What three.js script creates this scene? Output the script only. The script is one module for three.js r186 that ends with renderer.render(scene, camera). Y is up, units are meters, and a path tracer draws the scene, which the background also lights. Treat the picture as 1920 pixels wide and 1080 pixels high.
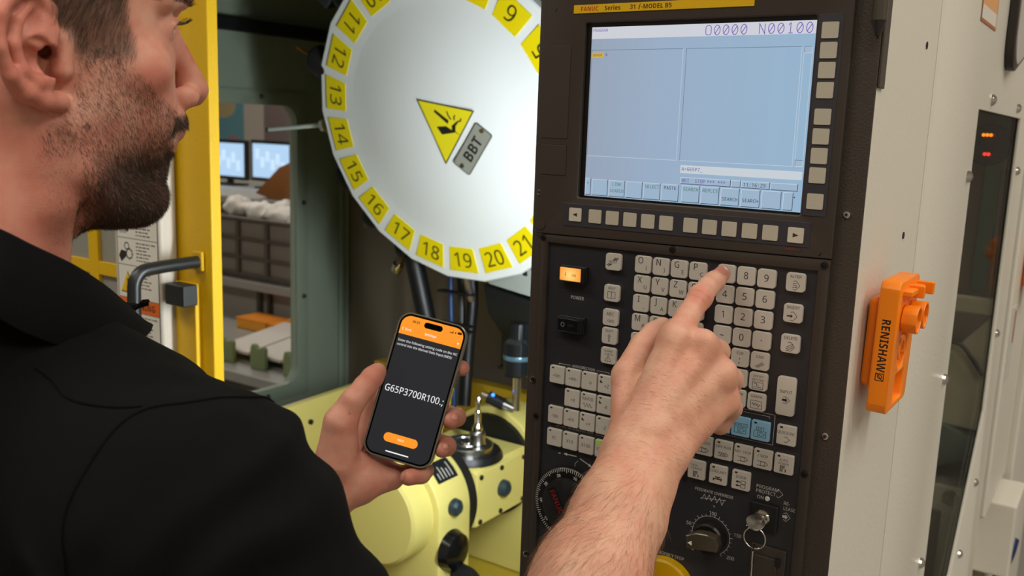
import * as THREE from 'three';
import { RoundedBoxGeometry } from 'three/addons/geometries/RoundedBoxGeometry.js';
import { mergeGeometries, toCreasedNormals } from 'three/addons/utils/BufferGeometryUtils.js';
import { RectAreaLightUniformsLib } from 'three/addons/lights/RectAreaLightUniformsLib.js';
import { ImprovedNoise } from 'three/addons/math/ImprovedNoise.js';

// ---------------------------------------------------------------- camera, light, exposure
const scene = new THREE.Scene();
scene.background = new THREE.Color(0.02, 0.02, 0.02);
const camera = new THREE.PerspectiveCamera(34.466, 1920 / 1080, 0.05, 60);
camera.position.set(0.4486, 1.4658, 0.787);
camera.up.set(-0.1242, 0.9846, -0.1234);
camera.lookAt(0.4486 - 0.5478, 1.4658 - 0.1717, 0.787 - 0.8188);
camera.focus = 0.79;
camera.userData.fStop = 10;
const renderer = new THREE.WebGLRenderer({ antialias: true });
renderer.toneMapping = THREE.LinearToneMapping;
renderer.toneMappingExposure = 2.1;
renderer.shadowMap.enabled = true;
RectAreaLightUniformsLib.init();
const HALL_GLOW = 6.5, HALL_COLOR = 0xfbf5e8, WORK_GLOW = 82, WORK_COLOR = 0xf2fbff;

// ---------------------------------------------------------------- helpers
let seed = 7;
const rnd = () => { seed = (seed + 0x6d2b79f5) | 0; let t = Math.imul(seed ^ (seed >>> 15), 1 | seed); t = (t + Math.imul(t ^ (t >>> 7), 61 | t)) ^ t; return ((t ^ (t >>> 14)) >>> 0) / 4294967296; };
const noise = new ImprovedNoise(), N3 = (x, y, z) => noise.noise(x, y, z);
const V = (a, b, c) => (Array.isArray(a) ? new THREE.Vector3(...a) : a.isVector3 ? a.clone() : new THREE.Vector3(a, b, c));
const used = {};
const numbered = (n) => { used[n] = (used[n] ?? -1) + 1; return used[n] ? n + '_' + String(used[n]).padStart(3, '0') : n; };
function finish(o, parent) { o.castShadow = o.receiveShadow = true; parent.add(o); return o; }
function part(name, geo, mat, parent, label) {
  const m = new THREE.Mesh(geo, mat); m.name = name; if (label) m.userData.label = label;
  return finish(m, parent);
}
function thing(name, label, category, pos = [0, 0, 0], group) {
  const g = new THREE.Group(); g.name = numbered(name); g.position.set(...pos);
  g.userData = { label, category }; if (group) g.userData.group = group; scene.add(g); return g;
}
function single(name, geo, mat, label, category, group) {
  const m = part(numbered(name), geo, mat, scene, label); m.userData.category = category; if (group) m.userData.group = group; return m;
}
function struct(name, geo, mat) { const m = part(name, geo, mat, scene); m.userData.kind = 'structure'; return m; }
const M = (color, roughness = 0.5, metalness = 0, extra = {}) => new THREE.MeshPhysicalMaterial({ color, roughness, metalness, ...extra });
const at = (g, x, y, z) => g.translate(x, y, z);
function bx(x0, x1, y0, y1, z0, z1, r = 0.002, seg = 2) {
  const w = Math.abs(x1 - x0), h = Math.abs(y1 - y0), d = Math.abs(z1 - z0), rr = Math.min(r, w / 2.01, h / 2.01, d / 2.01);
  const g = rr > 0 ? new RoundedBoxGeometry(w, h, d, seg, rr) : new THREE.BoxGeometry(w, h, d);
  return at(g, (x0 + x1) / 2, (y0 + y1) / 2, (z0 + z1) / 2);
}
function cyl(a, b, r0, r1 = r0, n = 28) {
  const A = V(a), B = V(b), d = B.clone().sub(A), L = d.length(), g = new THREE.CylinderGeometry(r1, r0, L, n);
  g.translate(0, L / 2, 0); g.applyQuaternion(new THREE.Quaternion().setFromUnitVectors(V(0, 1, 0), d.normalize())); g.translate(A.x, A.y, A.z); return g;
}
function lathe(prof, a, dir, n = 40) {            // profile [radius, along] turned about dir from a
  const g = new THREE.LatheGeometry(prof.map((p) => new THREE.Vector2(...p)), n);
  g.applyQuaternion(new THREE.Quaternion().setFromUnitVectors(V(0, 1, 0), V(dir).normalize())); const A = V(a); g.translate(A.x, A.y, A.z); return toCreasedNormals(g, 0.5);
}
function tube(pts, r, n = 32, m = 10, closed = false) { return new THREE.TubeGeometry(new THREE.CatmullRomCurve3(pts.map((p) => V(p)), closed), n, r, m, closed); }
function rrect(w, h, r, x = 0, y = 0, path = new THREE.Shape()) {
  const a = x - w / 2, b = y - h / 2; r = Math.min(r, w / 2, h / 2);
  path.moveTo(a + r, b); path.lineTo(a + w - r, b); path.absarc(a + w - r, b + r, r, -Math.PI / 2, 0); path.lineTo(a + w, b + h - r); path.absarc(a + w - r, b + h - r, r, 0, Math.PI / 2);
  path.lineTo(a + r, b + h); path.absarc(a + r, b + h - r, r, Math.PI / 2, Math.PI); path.lineTo(a, b + r); path.absarc(a + r, b + r, r, Math.PI, Math.PI * 1.5); return path;
}
function slab(shape, depth, bevel = 0.0008, seg = 2, curve = 5) {      // extruded along +z, front face at z = 0
  const g = new THREE.ExtrudeGeometry(shape, { depth: Math.max(depth - 2 * bevel, 1e-5), bevelEnabled: bevel > 0, bevelThickness: bevel, bevelSize: bevel, bevelOffset: -bevel, bevelSegments: seg, curveSegments: curve });
  return toCreasedNormals(g.translate(0, 0, -depth + bevel), 0.7);
}
const poly = (pts) => new THREE.Shape(pts.map((p) => new THREE.Vector2(...p)));
function join(...gs) { return mergeGeometries(gs.map((g) => { const q = g.index ? g.toNonIndexed() : g; for (const k of Object.keys(q.attributes)) if (!['position', 'normal', 'uv'].includes(k)) q.deleteAttribute(k); return q; })); }
function canvas(w, h, draw, opts = {}) {
  const c = document.createElement('canvas'); c.width = w; c.height = h; draw(c.getContext('2d'), w, h);
  const t = new THREE.CanvasTexture(c); t.colorSpace = THREE.SRGBColorSpace; t.magFilter = THREE.LinearFilter; t.anisotropy = 8; Object.assign(t, opts); return t;
}
function dataTex(n, f, rep = 1) {              // tiling grey noise for bumps and wear
  const d = new Uint8Array(n * n * 4);
  for (let y = 0; y < n; y++) for (let x = 0; x < n; x++) { const v = Math.max(0, Math.min(255, f(x / n, y / n) * 255)), i = (y * n + x) * 4; d[i] = d[i + 1] = d[i + 2] = v; d[i + 3] = 255; }
  const t = new THREE.DataTexture(d, n, n); t.wrapS = t.wrapT = THREE.RepeatWrapping; t.magFilter = THREE.LinearFilter; t.repeat.set(rep, rep); t.needsUpdate = true; return t;
}
function tile(u, v, f, z = 0) {                // noise that repeats at 1
  const s = (a, b) => N3(a * f, b * f, z), w = u * u * (3 - 2 * u), q = v * v * (3 - 2 * v);
  return (s(u, v) * (1 - w) + s(u - 1, v) * w) * (1 - q) + (s(u, v - 1) * (1 - w) + s(u - 1, v - 1) * w) * q;
}
function boxUV(g, scale = 1) {                 // uv in metres, each triangle laid flat along its dominant axis
  if (g.index) g = g.toNonIndexed();
  const p = g.attributes.position, n = g.attributes.normal, uv = new Float32Array(p.count * 2), P = p.array, Q = n.array;
  for (let i = 0; i < p.count; i += 3) {
    const j = 3 * i, x = Math.abs(Q[j] + Q[j + 3] + Q[j + 6]), y = Math.abs(Q[j + 1] + Q[j + 4] + Q[j + 7]), z = Math.abs(Q[j + 2] + Q[j + 5] + Q[j + 8]);
    const [a, b] = x >= y && x >= z ? [2, 1] : y >= z ? [0, 2] : [0, 1];
    for (let k = 0; k < 3; k++) { uv[2 * (i + k)] = P[j + 3 * k + a] * scale; uv[2 * (i + k) + 1] = P[j + 3 * k + b] * scale; }
  }
  g.setAttribute('uv', new THREE.BufferAttribute(uv, 2)); return g;
}
function planarUV(g, x0, y0, w, h) {           // texture laid flat on a plate, in the plate's own x and y
  const p = g.attributes.position, uv = new Float32Array(p.count * 2);
  for (let i = 0; i < p.count; i++) { uv[2 * i] = (p.getX(i) - x0) / w; uv[2 * i + 1] = (p.getY(i) - y0) / h; }
  g.setAttribute('uv', new THREE.BufferAttribute(uv, 2)); return g;
}

// ---------------------------------------------------------------- implicit surfaces, meshed as surface nets
const smin = (a, b, k) => { if (k <= 0) return a < b ? a : b; const h = Math.max(k - Math.abs(a - b), 0) / k; return Math.min(a, b) - h * h * k * 0.25; };
class Field {
  constructor() { this.ops = []; }
  add(f, k = 0) { this.ops.push([f, k, 0]); return this; }
  cut(f, k = 0) { this.ops.push([f, k, 1]); return this; }
  static cap(a, b, ra, rb = ra) {
    const [ax, ay, az] = a, dx = b[0] - ax, dy = b[1] - ay, dz = b[2] - az, L = dx * dx + dy * dy + dz * dz || 1e-12;
    return (x, y, z) => { const px = x - ax, py = y - ay, pz = z - az; let t = (px * dx + py * dy + pz * dz) / L; t = t < 0 ? 0 : t > 1 ? 1 : t; const qx = px - dx * t, qy = py - dy * t, qz = pz - dz * t; return Math.sqrt(qx * qx + qy * qy + qz * qz) - (ra + (rb - ra) * t); };
  }
  static ell(c, r, ax = null) {
    const [cx, cy, cz] = c, [rx, ry, rz] = r;
    return (x, y, z) => {
      let X = x - cx, Y = y - cy, Z = z - cz;
      if (ax) { const a = ax[0][0] * X + ax[0][1] * Y + ax[0][2] * Z, b = ax[1][0] * X + ax[1][1] * Y + ax[1][2] * Z, c2 = ax[2][0] * X + ax[2][1] * Y + ax[2][2] * Z; X = a; Y = b; Z = c2; }
      const k0 = Math.hypot(X / rx, Y / ry, Z / rz), k1 = Math.hypot(X / rx / rx, Y / ry / ry, Z / rz / rz); return k1 < 1e-9 ? -Math.min(rx, ry, rz) : k0 * (k0 - 1) / k1;
    };
  }
  cap(a, b, ra, rb, k) { return this.add(Field.cap(a, b, ra, rb), k); }
  ell(c, r, k, ax) { return this.add(Field.ell(c, r, ax), k); }
  chain(pts, k) { for (let i = 0; i + 1 < pts.length; i++) this.cap(pts[i][0], pts[i + 1][0], pts[i][1], pts[i + 1][1], k); return this; }
  d(x, y, z) { let d = 1e3; for (const [f, k, s] of this.ops) d = s ? -smin(-d, f(x, y, z), k) : smin(d, f(x, y, z), k); return d; }
}
function nets(fn, lo, hi, h, block = 5) {
  const n = [0, 1, 2].map((i) => Math.ceil((hi[i] - lo[i]) / h) + 1), [nx, ny, nz] = n, F = new Float32Array(nx * ny * nz), R = block * h * 0.87 * 1.5 + 2 * h;
  for (let bz = 0; bz < nz; bz += block) for (let by = 0; by < ny; by += block) for (let bxx = 0; bxx < nx; bxx += block) {
    const c = fn(lo[0] + (bxx + block / 2) * h, lo[1] + (by + block / 2) * h, lo[2] + (bz + block / 2) * h), far = Math.abs(c) > R;
    for (let z = bz; z < Math.min(bz + block, nz); z++) for (let y = by; y < Math.min(by + block, ny); y++) for (let x = bxx; x < Math.min(bxx + block, nx); x++)
      F[(z * ny + y) * nx + x] = far ? c : fn(lo[0] + x * h, lo[1] + y * h, lo[2] + z * h);
  }
  const id = new Int32Array(nx * ny * nz).fill(-1), pos = [], idx = [], I = (x, y, z) => (z * ny + y) * nx + x;
  for (let z = 0; z < nz - 1; z++) for (let y = 0; y < ny - 1; y++) for (let x = 0; x < nx - 1; x++) {
    let s = 0; for (let k = 0; k < 8; k++) if (F[I(x + (k & 1), y + ((k >> 1) & 1), z + (k >> 2))] < 0) s++;
    if (s === 0 || s === 8) continue;
    let ax = 0, ay = 0, az = 0, m = 0;
    for (let e = 0; e < 12; e++) {
      const d = e >> 2, u = e & 1, v = (e >> 1) & 1, a = [0, 0, 0]; a[(d + 1) % 3] = u; a[(d + 2) % 3] = v; const b = [...a]; b[d] = 1;
      const fa = F[I(x + a[0], y + a[1], z + a[2])], fb = F[I(x + b[0], y + b[1], z + b[2])];
      if ((fa < 0) === (fb < 0)) continue; const t = fa / (fa - fb); ax += a[0] + (b[0] - a[0]) * t; ay += a[1] + (b[1] - a[1]) * t; az += a[2] + (b[2] - a[2]) * t; m++;
    }
    id[I(x, y, z)] = pos.length / 3; pos.push(lo[0] + (x + ax / m) * h, lo[1] + (y + ay / m) * h, lo[2] + (z + az / m) * h);
  }
  const quad = (a, b, c, d, flip) => { if (a < 0 || b < 0 || c < 0 || d < 0) return; flip ? idx.push(a, c, b, a, d, c) : idx.push(a, b, c, a, c, d); };
  for (let z = 1; z < nz - 1; z++) for (let y = 1; y < ny - 1; y++) for (let x = 1; x < nx - 1; x++) {
    const s = F[I(x, y, z)] < 0;
    if (s !== F[I(x + 1, y, z)] < 0) quad(id[I(x, y - 1, z - 1)], id[I(x, y, z - 1)], id[I(x, y, z)], id[I(x, y - 1, z)], !s);
    if (s !== F[I(x, y + 1, z)] < 0) quad(id[I(x - 1, y, z - 1)], id[I(x - 1, y, z)], id[I(x, y, z)], id[I(x, y, z - 1)], !s);
    if (s !== F[I(x, y, z + 1)] < 0) quad(id[I(x - 1, y - 1, z)], id[I(x, y - 1, z)], id[I(x, y, z)], id[I(x - 1, y, z)], !s);
  }
  const P = new Float32Array(pos), Nn = new Float32Array(pos.length), e = h * 0.7;
  for (let i = 0; i < P.length; i += 3) {
    for (let it = 0; it < 2; it++) {
      const x = P[i], y = P[i + 1], z = P[i + 2], gx = fn(x + e, y, z) - fn(x - e, y, z), gy = fn(x, y + e, z) - fn(x, y - e, z), gz = fn(x, y, z + e) - fn(x, y, z - e), L = Math.hypot(gx, gy, gz) || 1;
      Nn[i] = gx / L; Nn[i + 1] = gy / L; Nn[i + 2] = gz / L;
      if (!it) { const d = Math.max(-h * 0.6, Math.min(h * 0.6, fn(x, y, z))); P[i] -= d * Nn[i]; P[i + 1] -= d * Nn[i + 1]; P[i + 2] -= d * Nn[i + 2]; }
    }
  }
  const g = new THREE.BufferGeometry(); g.setAttribute('position', new THREE.BufferAttribute(P, 3)); g.setAttribute('normal', new THREE.BufferAttribute(Nn, 3)); 
  let turn = 0; for (let i = 0; i < idx.length; i += 3 * Math.ceil(idx.length / 900)) {
    const [a, b, c] = [idx[i] * 3, idx[i + 1] * 3, idx[i + 2] * 3], u = [0, 1, 2].map((k) => P[b + k] - P[a + k]), v = [0, 1, 2].map((k) => P[c + k] - P[a + k]);
    turn += Math.sign((u[1] * v[2] - u[2] * v[1]) * Nn[a] + (u[2] * v[0] - u[0] * v[2]) * Nn[a + 1] + (u[0] * v[1] - u[1] * v[0]) * Nn[a + 2]);
  }
  if (turn < 0) for (let i = 0; i < idx.length; i += 3) { const t = idx[i]; idx[i] = idx[i + 1]; idx[i + 1] = t; }
  g.setIndex(idx); return g;
}
function paint(g, f) {                         // vertex colours (linear) from position and normal
  const p = g.attributes.position, n = g.attributes.normal, c = new Float32Array(p.count * 3);
  for (let i = 0; i < p.count; i++) { const q = f(p.getX(i), p.getY(i), p.getZ(i), n.getX(i), n.getY(i), n.getZ(i)); c.set(q, 3 * i); }
  g.setAttribute('color', new THREE.BufferAttribute(c, 3)); return g;
}
const smooth = (a, b, x) => { const t = Math.max(0, Math.min(1, (x - a) / (b - a))); return t * t * (3 - 2 * t); };
const mix3 = (a, b, t) => [a[0] + (b[0] - a[0]) * t, a[1] + (b[1] - a[1]) * t, a[2] + (b[2] - a[2]) * t];
const lin = (r, g, b) => { const c = new THREE.Color().setRGB(r / 255, g / 255, b / 255, THREE.SRGBColorSpace); return [c.r, c.g, c.b]; };
// hairs: one bent tapering strand, copied over the skin wherever density() says so
const strand = (() => {
  const pos = [], nor = [], idx = [], rings = [[0, 1], [0.35, 0.85], [0.7, 0.55]];
  for (const [t, r] of rings) for (let k = 0; k < 3; k++) { const a = k * 2.0944; pos.push(Math.cos(a) * r, t, Math.sin(a) * r); nor.push(Math.cos(a), 0, Math.sin(a)); }
  pos.push(0, 1, 0); nor.push(0, 1, 0);
  for (let i = 0; i < 2; i++) for (let k = 0; k < 3; k++) { const a = i * 3 + k, b = i * 3 + (k + 1) % 3; idx.push(a, a + 3, b, b, a + 3, b + 3); }
  for (let k = 0; k < 3; k++) idx.push(6 + k, 9, 6 + (k + 1) % 3);
  return { pos, nor, idx };
})();
function strandGeo(thick, bend) {
  const g = new THREE.BufferGeometry(), p = strand.pos.slice();
  for (let i = 0; i < p.length; i += 3) { p[i] *= thick; p[i + 2] = p[i + 2] * thick - bend * p[i + 1] * p[i + 1]; }
  g.setAttribute('position', new THREE.Float32BufferAttribute(p, 3)); g.setAttribute('normal', new THREE.Float32BufferAttribute(strand.nor, 3)); g.setIndex(strand.idx); return g;
}
function hairs(name, geo, count, pick, parent, material, thick, bend, label) {   // pick(p, n) -> null | { dir, len, color }
  const P = geo.attributes.position, Nn = geo.attributes.normal, ix = geo.index.array, cum = new Float32Array(ix.length / 3), a = V(0, 0, 0), b = V(0, 0, 0), c = V(0, 0, 0); let tot = 0;
  for (let i = 0; i < cum.length; i++) { a.fromBufferAttribute(P, ix[3 * i]); b.fromBufferAttribute(P, ix[3 * i + 1]).sub(a); c.fromBufferAttribute(P, ix[3 * i + 2]).sub(a); tot += b.cross(c).length(); cum[i] = tot; }
  const mats = [], cols = [], m = new THREE.Matrix4();
  for (let t = 0; t < count; t++) {
    const r = rnd() * tot; let lo = 0, hi = cum.length - 1; while (lo < hi) { const k = (lo + hi) >> 1; cum[k] < r ? (lo = k + 1) : (hi = k); }
    let u = rnd(), v = rnd(); if (u + v > 1) { u = 1 - u; v = 1 - v; } const w = 1 - u - v, p = V(0, 0, 0), n = V(0, 0, 0);
    for (const [q, k] of [[w, 0], [u, 1], [v, 2]]) { a.fromBufferAttribute(P, ix[3 * lo + k]); p.addScaledVector(a, q); a.fromBufferAttribute(Nn, ix[3 * lo + k]); n.addScaledVector(a, q); }
    n.normalize(); const o = pick(p, n); if (!o) continue;
    const dir = V(o.dir); dir.addScaledVector(n, -dir.dot(n)).normalize().addScaledVector(n, o.lift ?? 0.4).add(V(rnd() - 0.5, rnd() - 0.5, rnd() - 0.5).multiplyScalar(o.messy ?? 0.5)).normalize();
    const side = dir.clone().cross(n).normalize(), up = side.clone().cross(dir);
    m.makeBasis(side.multiplyScalar(o.len), dir.multiplyScalar(o.len), up.multiplyScalar(o.len)); m.setPosition(p); mats.push(m.clone()); cols.push(o.color);
  }
  const im = new THREE.InstancedMesh(strandGeo(thick, bend), material, mats.length); im.name = name; im.userData.kind = 'stuff'; if (label) im.userData.label = label;
  mats.forEach((q, i) => { im.setMatrixAt(i, q); im.setColorAt(i, new THREE.Color().setRGB(...cols[i])); });
  return finish(im, parent);
}

// ---------------------------------------------------------------- shared surfaces
const peel = dataTex(256, (u, v) => 0.5 + 0.5 * tile(u, v, 26) + 0.2 * tile(u, v, 60, 3));
const grainy = dataTex(512, (u, v) => { const a = tile(u, v, 60), b = tile(u, v, 110, 5); return 0.5 + 0.55 * a + 0.35 * b; });
const smudge = dataTex(256, (u, v) => 0.5 + 0.35 * tile(u, v, 5) + 0.25 * tile(u, v, 14, 2), 1);
const rep = (t, r) => { const c = t.clone(); c.repeat.set(r, r); c.needsUpdate = true; return c; };
const beige = M(0xdad5c9, 0.42, 0, { bumpMap: rep(peel, 7), bumpScale: 0.0003 });
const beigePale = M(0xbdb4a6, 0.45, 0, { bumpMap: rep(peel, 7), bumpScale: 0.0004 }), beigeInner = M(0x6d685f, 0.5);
const dark = M(0x3d342d, 0.5, 0, { bumpMap: rep(grainy, 8), bumpScale: 0.0003, clearcoat: 0.15, clearcoatRoughness: 0.5 });
const bezel = M(0x3c342e, 0.42);
const black = M(0x111113, 0.45), rubber = M(0x0b0b0c, 0.6), steel = M(0xb8b8b6, 0.28, 1), chrome = M(0xd8d5d0, 0.14, 1), dull = M(0x77756f, 0.45, 1);
const yellow = M(0xd6aa00, 0.5, 0, { bumpMap: rep(peel, 8), bumpScale: 0.0003 }), paleYellow = M(0xdccf78, 0.42, 0, { bumpMap: rep(peel, 9), bumpScale: 0.0004 });
const greyGreen = M(0x85907f, 0.5, 0, { bumpMap: rep(peel, 8), bumpScale: 0.0004 });
const orange = M(0xfd8900, 0.42), white = M(0xe8e6e0, 0.5);
const sidePane = new THREE.MeshPhysicalMaterial({ color: 0xf4f4f2, transmission: 1, roughness: 0.02, thickness: 0, ior: 1.4, specularIntensity: 0.12 });
const pane = new THREE.MeshPhysicalMaterial({ color: 0xffffff, transmission: 1, roughness: 0.02, thickness: 0, ior: 1.5 });

// ---------------------------------------------------------------- the control panel (x, y in mm from the screen's top left corner)
const mm = 0.001, panel = thing('operator_console', 'dark brown machine control panel with lit blue screen and rows of ivory keys', 'control panel', [0, 1.56, 0]);
const pb = (x0, x1, y0, y1, z0, z1, r = 0.6) => bx(x0 * mm, x1 * mm, y0 * mm, y1 * mm, z0 * mm, z1 * mm, r * mm);
part('housing', boxUV(join(pb(-60.5, 222, -640, 95, -62, -7.2, 1.6), pb(200, 262.2, -640, 95, -8.9, -7, 0.8), pb(262.1, 264.4, -54, 95, -26, -8.5, 0.8))), dark, panel);
{ // display unit: a plate with the screen's window
  const s = poly([[-49, 95], [241.5, 95], [241.5, -194.8], [-49, -199.2]].map(([x, y]) => [x * mm, y * mm])); s.holes.push(rrect(0.2172, 0.1642, 0.002, 0.1035, -0.0782, new THREE.Path()));
  part('display_bezel', boxUV(slab(s, 0.009, 0.0012, 3)), bezel, panel);
  const f = poly([[-5.1, 3.9], [212.1, 3.9], [212.1, -160.3], [-5.1, -160.3]].map(([x, y]) => [x * mm, y * mm]));
  part('screen_border', slab(f, 0.001, 0, 1).translate(0, 0, -0.0042), M(0x0c0c0d, 0.35), panel);
}
// the screen's picture
const screenPic = canvas(1690, 1268, (c, W, H) => {
  const gr = c.createLinearGradient(0, 0, W, 0); gr.addColorStop(0, '#a2b0c4'); gr.addColorStop(0.35, '#a3bad4'); gr.addColorStop(1, '#a0c0dc'); c.fillStyle = gr; c.fillRect(0, 0, W, H);
  c.fillStyle = '#dcdfe8'; c.fillRect(0, 0, W, 86);
  c.fillStyle = '#7458b8'; c.font = '30px monospace'; c.fillText('PROGRAM', 8, 34);
  c.strokeStyle = '#7a58c0'; c.lineWidth = 5; c.font = '88px monospace';
  const zero = (x) => { c.beginPath(); c.ellipse(x + 24, 46, 21, 33, 0, 0, 7); c.stroke(); c.beginPath(); c.moveTo(x + 8, 70); c.lineTo(x + 40, 22); c.stroke(); };
  const put = (ch, x) => { if (ch === '0') zero(x); else if (ch === 'O') { c.beginPath(); c.roundRect(x + 4, 14, 40, 64, 16); c.stroke(); } else if (ch === 'N') { c.beginPath(); c.moveTo(x + 5, 79); c.lineTo(x + 5, 13); c.lineTo(x + 43, 79); c.lineTo(x + 43, 13); c.stroke(); } else if (ch === '1') { c.beginPath(); c.moveTo(x + 12, 26); c.lineTo(x + 26, 13); c.lineTo(x + 26, 79); c.moveTo(x + 10, 79); c.lineTo(x + 42, 79); c.stroke(); } };
  [...'O0000 N00100'].forEach((ch, i) => put(ch, 912 + i * 64.5));
  c.lineWidth = 3;
  const box = (x, y, w, h) => { c.strokeStyle = '#66788c'; c.beginPath(); c.moveTo(x, y + h); c.lineTo(x, y); c.lineTo(x + w, y); c.stroke(); c.strokeStyle = '#d4e0ee'; c.beginPath(); c.moveTo(x, y + h); c.lineTo(x + w, y + h); c.lineTo(x + w, y); c.stroke(); };
  box(6, 168, 748, 792); box(780, 168, 826, 792); c.strokeStyle = '#cfdcec'; c.strokeRect(1622, 168, 54, 792);
  c.fillStyle = '#a9c2da'; for (const y of [168, 916]) { c.fillRect(1624, y, 52, 42); box(1624, y, 52, 42); }
  c.fillStyle = '#52607a'; c.font = '24px sans-serif'; c.fillText('△', 1638, 198); c.fillText('▽', 1638, 948);
  c.fillStyle = '#e6bd4a'; c.fillRect(10, 186, 96, 36); c.fillStyle = '#4d4638'; c.font = '27px monospace'; c.fillText('O0000', 16, 214); c.fillText('%', 124, 212);
  c.fillStyle = '#d5dee6'; c.fillRect(790, 992, 890, 58); c.fillStyle = '#5a4f9e'; c.font = '34px monospace'; c.fillText('A>G65P7_', 800, 1032);
  const raised = (x, y, w, h) => { c.fillStyle = '#a6c0d8'; c.fillRect(x, y, w, h); c.strokeStyle = '#e2ecf6'; c.beginPath(); c.moveTo(x + 2, y + h); c.lineTo(x + 2, y + 2); c.lineTo(x + w, y + 2); c.stroke(); c.strokeStyle = '#2b3b52'; c.lineWidth = 4; c.beginPath(); c.moveTo(x + 2, y + h - 2); c.lineTo(x + w - 2, y + h - 2); c.lineTo(x + w - 2, y); c.stroke(); c.lineWidth = 3; };
  raised(796, 1078, 384, 50); raised(1184, 1078, 70, 50); raised(1258, 1078, 206, 50); raised(1468, 1078, 190, 50);
  c.fillStyle = '#6a4ba8'; c.fillText('MDI  STOP', 806, 1114); c.fillText('*** ***', 1000, 1116); c.fillStyle = '#1f2d3a'; c.fillText('11:16:29', 1272, 1116);
  raised(4, 1130, 48, 130);
  const labels = [['', ''], ['LINE', 'SEARCH'], ['', ''], ['SELECT', ''], ['PASTE', ''], ['SEARCH', ''], ['REPLCE', ''], ['↑', 'SEARCH'], ['↓', 'SEARCH'], ['', '']];
  c.font = '33px monospace'; c.textAlign = 'center';
  labels.forEach((l, i) => { const x = i < 5 ? 62 + i * 147 : 812 + (i - 5) * 150; raised(x, 1136, 138, 124); c.fillStyle = i === 4 || i > 6 ? '#23303c' : '#4a7468'; c.fillText(l[0], x + 69, l[1] || i < 7 ? 1176 : 1176); c.fillText(l[1], x + 69, 1226); });
  raised(1562, 1136, 70, 124); c.fillStyle = '#23303c'; c.fillText('+', 1640, 1180); c.fillText('<', 26, 1180);
}, {});
part('screen', planarUV(slab(poly([[0.0009, 0], [0.2115, 0], [0.2115, -0.1582], [0.0009, -0.1582]]), 0.0008, 0, 1), 0.0009, -0.1582, 0.2106, 0.1582).translate(0, 0, -0.0032),
  M(0x0a0a0a, 0.32, 0, { emissive: 0xffffff, emissiveMap: screenPic, emissiveIntensity: 0.4 }), panel, 'lit pale blue screen showing a program page');
{ const l = new THREE.RectAreaLight(0xa8c4e2, 0.14, 0.21, 0.158); l.position.set(0.1056, 1.56 - 0.0791, 0.001); l.lookAt(0.1056, 1.56 - 0.0791, 1); scene.add(l); }
// soft keys
const ivory = M(0xbdb5a4, 0.5), stripMat = M(0x35333a, 0.5);
const softGeo = (() => slab(rrect(0.0137, 0.0131, 0.0012), 0.004, 0.0005, 2).translate(0, 0, 0.0016))();
{
  const arrow = (flip) => canvas(96, 96, (c) => { c.fillStyle = '#cdc4b2'; c.fillRect(0, 0, 96, 96); c.fillStyle = '#2c2722'; c.beginPath(); const s = flip ? -1 : 1; c.moveTo(48 - 16 * s, 34); c.lineTo(48 - 16 * s, 62); c.lineTo(48 + 18 * s, 48); c.fill(); });
  const bottom = poly([[-19.8, -166.6], [222, -165.6], [222.5, -187], [-19.8, -189]].map(([x, y]) => [x * mm, y * mm])), side = rrect(0.0198, 0.1642, 0.0012, 0.224, -0.078);
  part('key_strip', slab(bottom, 0.002, 0.0003, 1).translate(0, 0, 0.0006), stripMat, panel); part('key_strip', slab(side, 0.002, 0.0003, 1).translate(0, 0, 0.0006), stripMat, panel);
  [-6, 16, 34.7, 53.4, 72, 90.6, 114.6, 132.9, 151.3, 169.9, 188.3, 210.4].forEach((x, i) => {
    let g = softGeo, m = ivory; if (i === 0 || i === 11) { g = planarUV(softGeo.clone(), -0.00685, -0.00655, 0.0137, 0.0131); m = M(0xffffff, 0.5, 0, { map: arrow(i === 0) }); }
    const k = part('soft_key', g, m, panel, i === 0 ? 'ivory key with a left arrow' : i === 11 ? 'ivory key with a right arrow' : undefined); k.position.set(x * mm, -0.1773, 0);
  });
  [-8.8, -24.7, -40.6, -56.6, -78, -94, -110, -126, -147.7].forEach((y) => part('soft_key', softGeo, ivory, panel).position.set(0.224, y * mm, 0));
}
// yellow name plate, slot covers
const tag = canvas(1400, 64, (c) => { c.fillStyle = '#e0b000'; c.fillRect(0, 0, 1400, 64); c.font = 'bold 46px sans-serif'; c.fillStyle = '#b02a10'; c.fillText('FANUC', 60, 48); c.fillStyle = '#3a2a10'; c.fillText('Series', 262, 48); c.fillText('31', 470, 48); c.font = 'italic bold 50px serif'; c.fillText('i', 535, 48); c.font = 'bold 46px sans-serif'; c.fillText('-MODEL B5', 560, 48); });
part('name_plate', planarUV(slab(rrect(0.1765, 0.0077, 0.0003, 0.0703, 0.01655), 0.001, 0.0002, 1), -0.018, 0.0127, 0.1765, 0.0077).translate(0, 0, 0.0008), M(0xffffff, 0.4, 0, { map: tag }), panel, 'yellow plate lettered in red and black');
for (const [x0, x1, y0, y1] of [[-49, -19.5, -104.4, -16], [-49, -19.7, -140, -111]]) {
  part('slot_cover', join(pb(x0, x1, y0, y1, -3, 0.35, 0.3)), bezel, panel);
  part('slot_seam', join(pb(x1, x1 + 0.5, y0, y1, -2, 0.2, 0.1), pb(x0, x1, y1, y1 + 0.5, -2, 0.2, 0.1), pb(x0, x1, y0 - 0.5, y0, -2, 0.2, 0.1)), rubber, panel);
}
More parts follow.
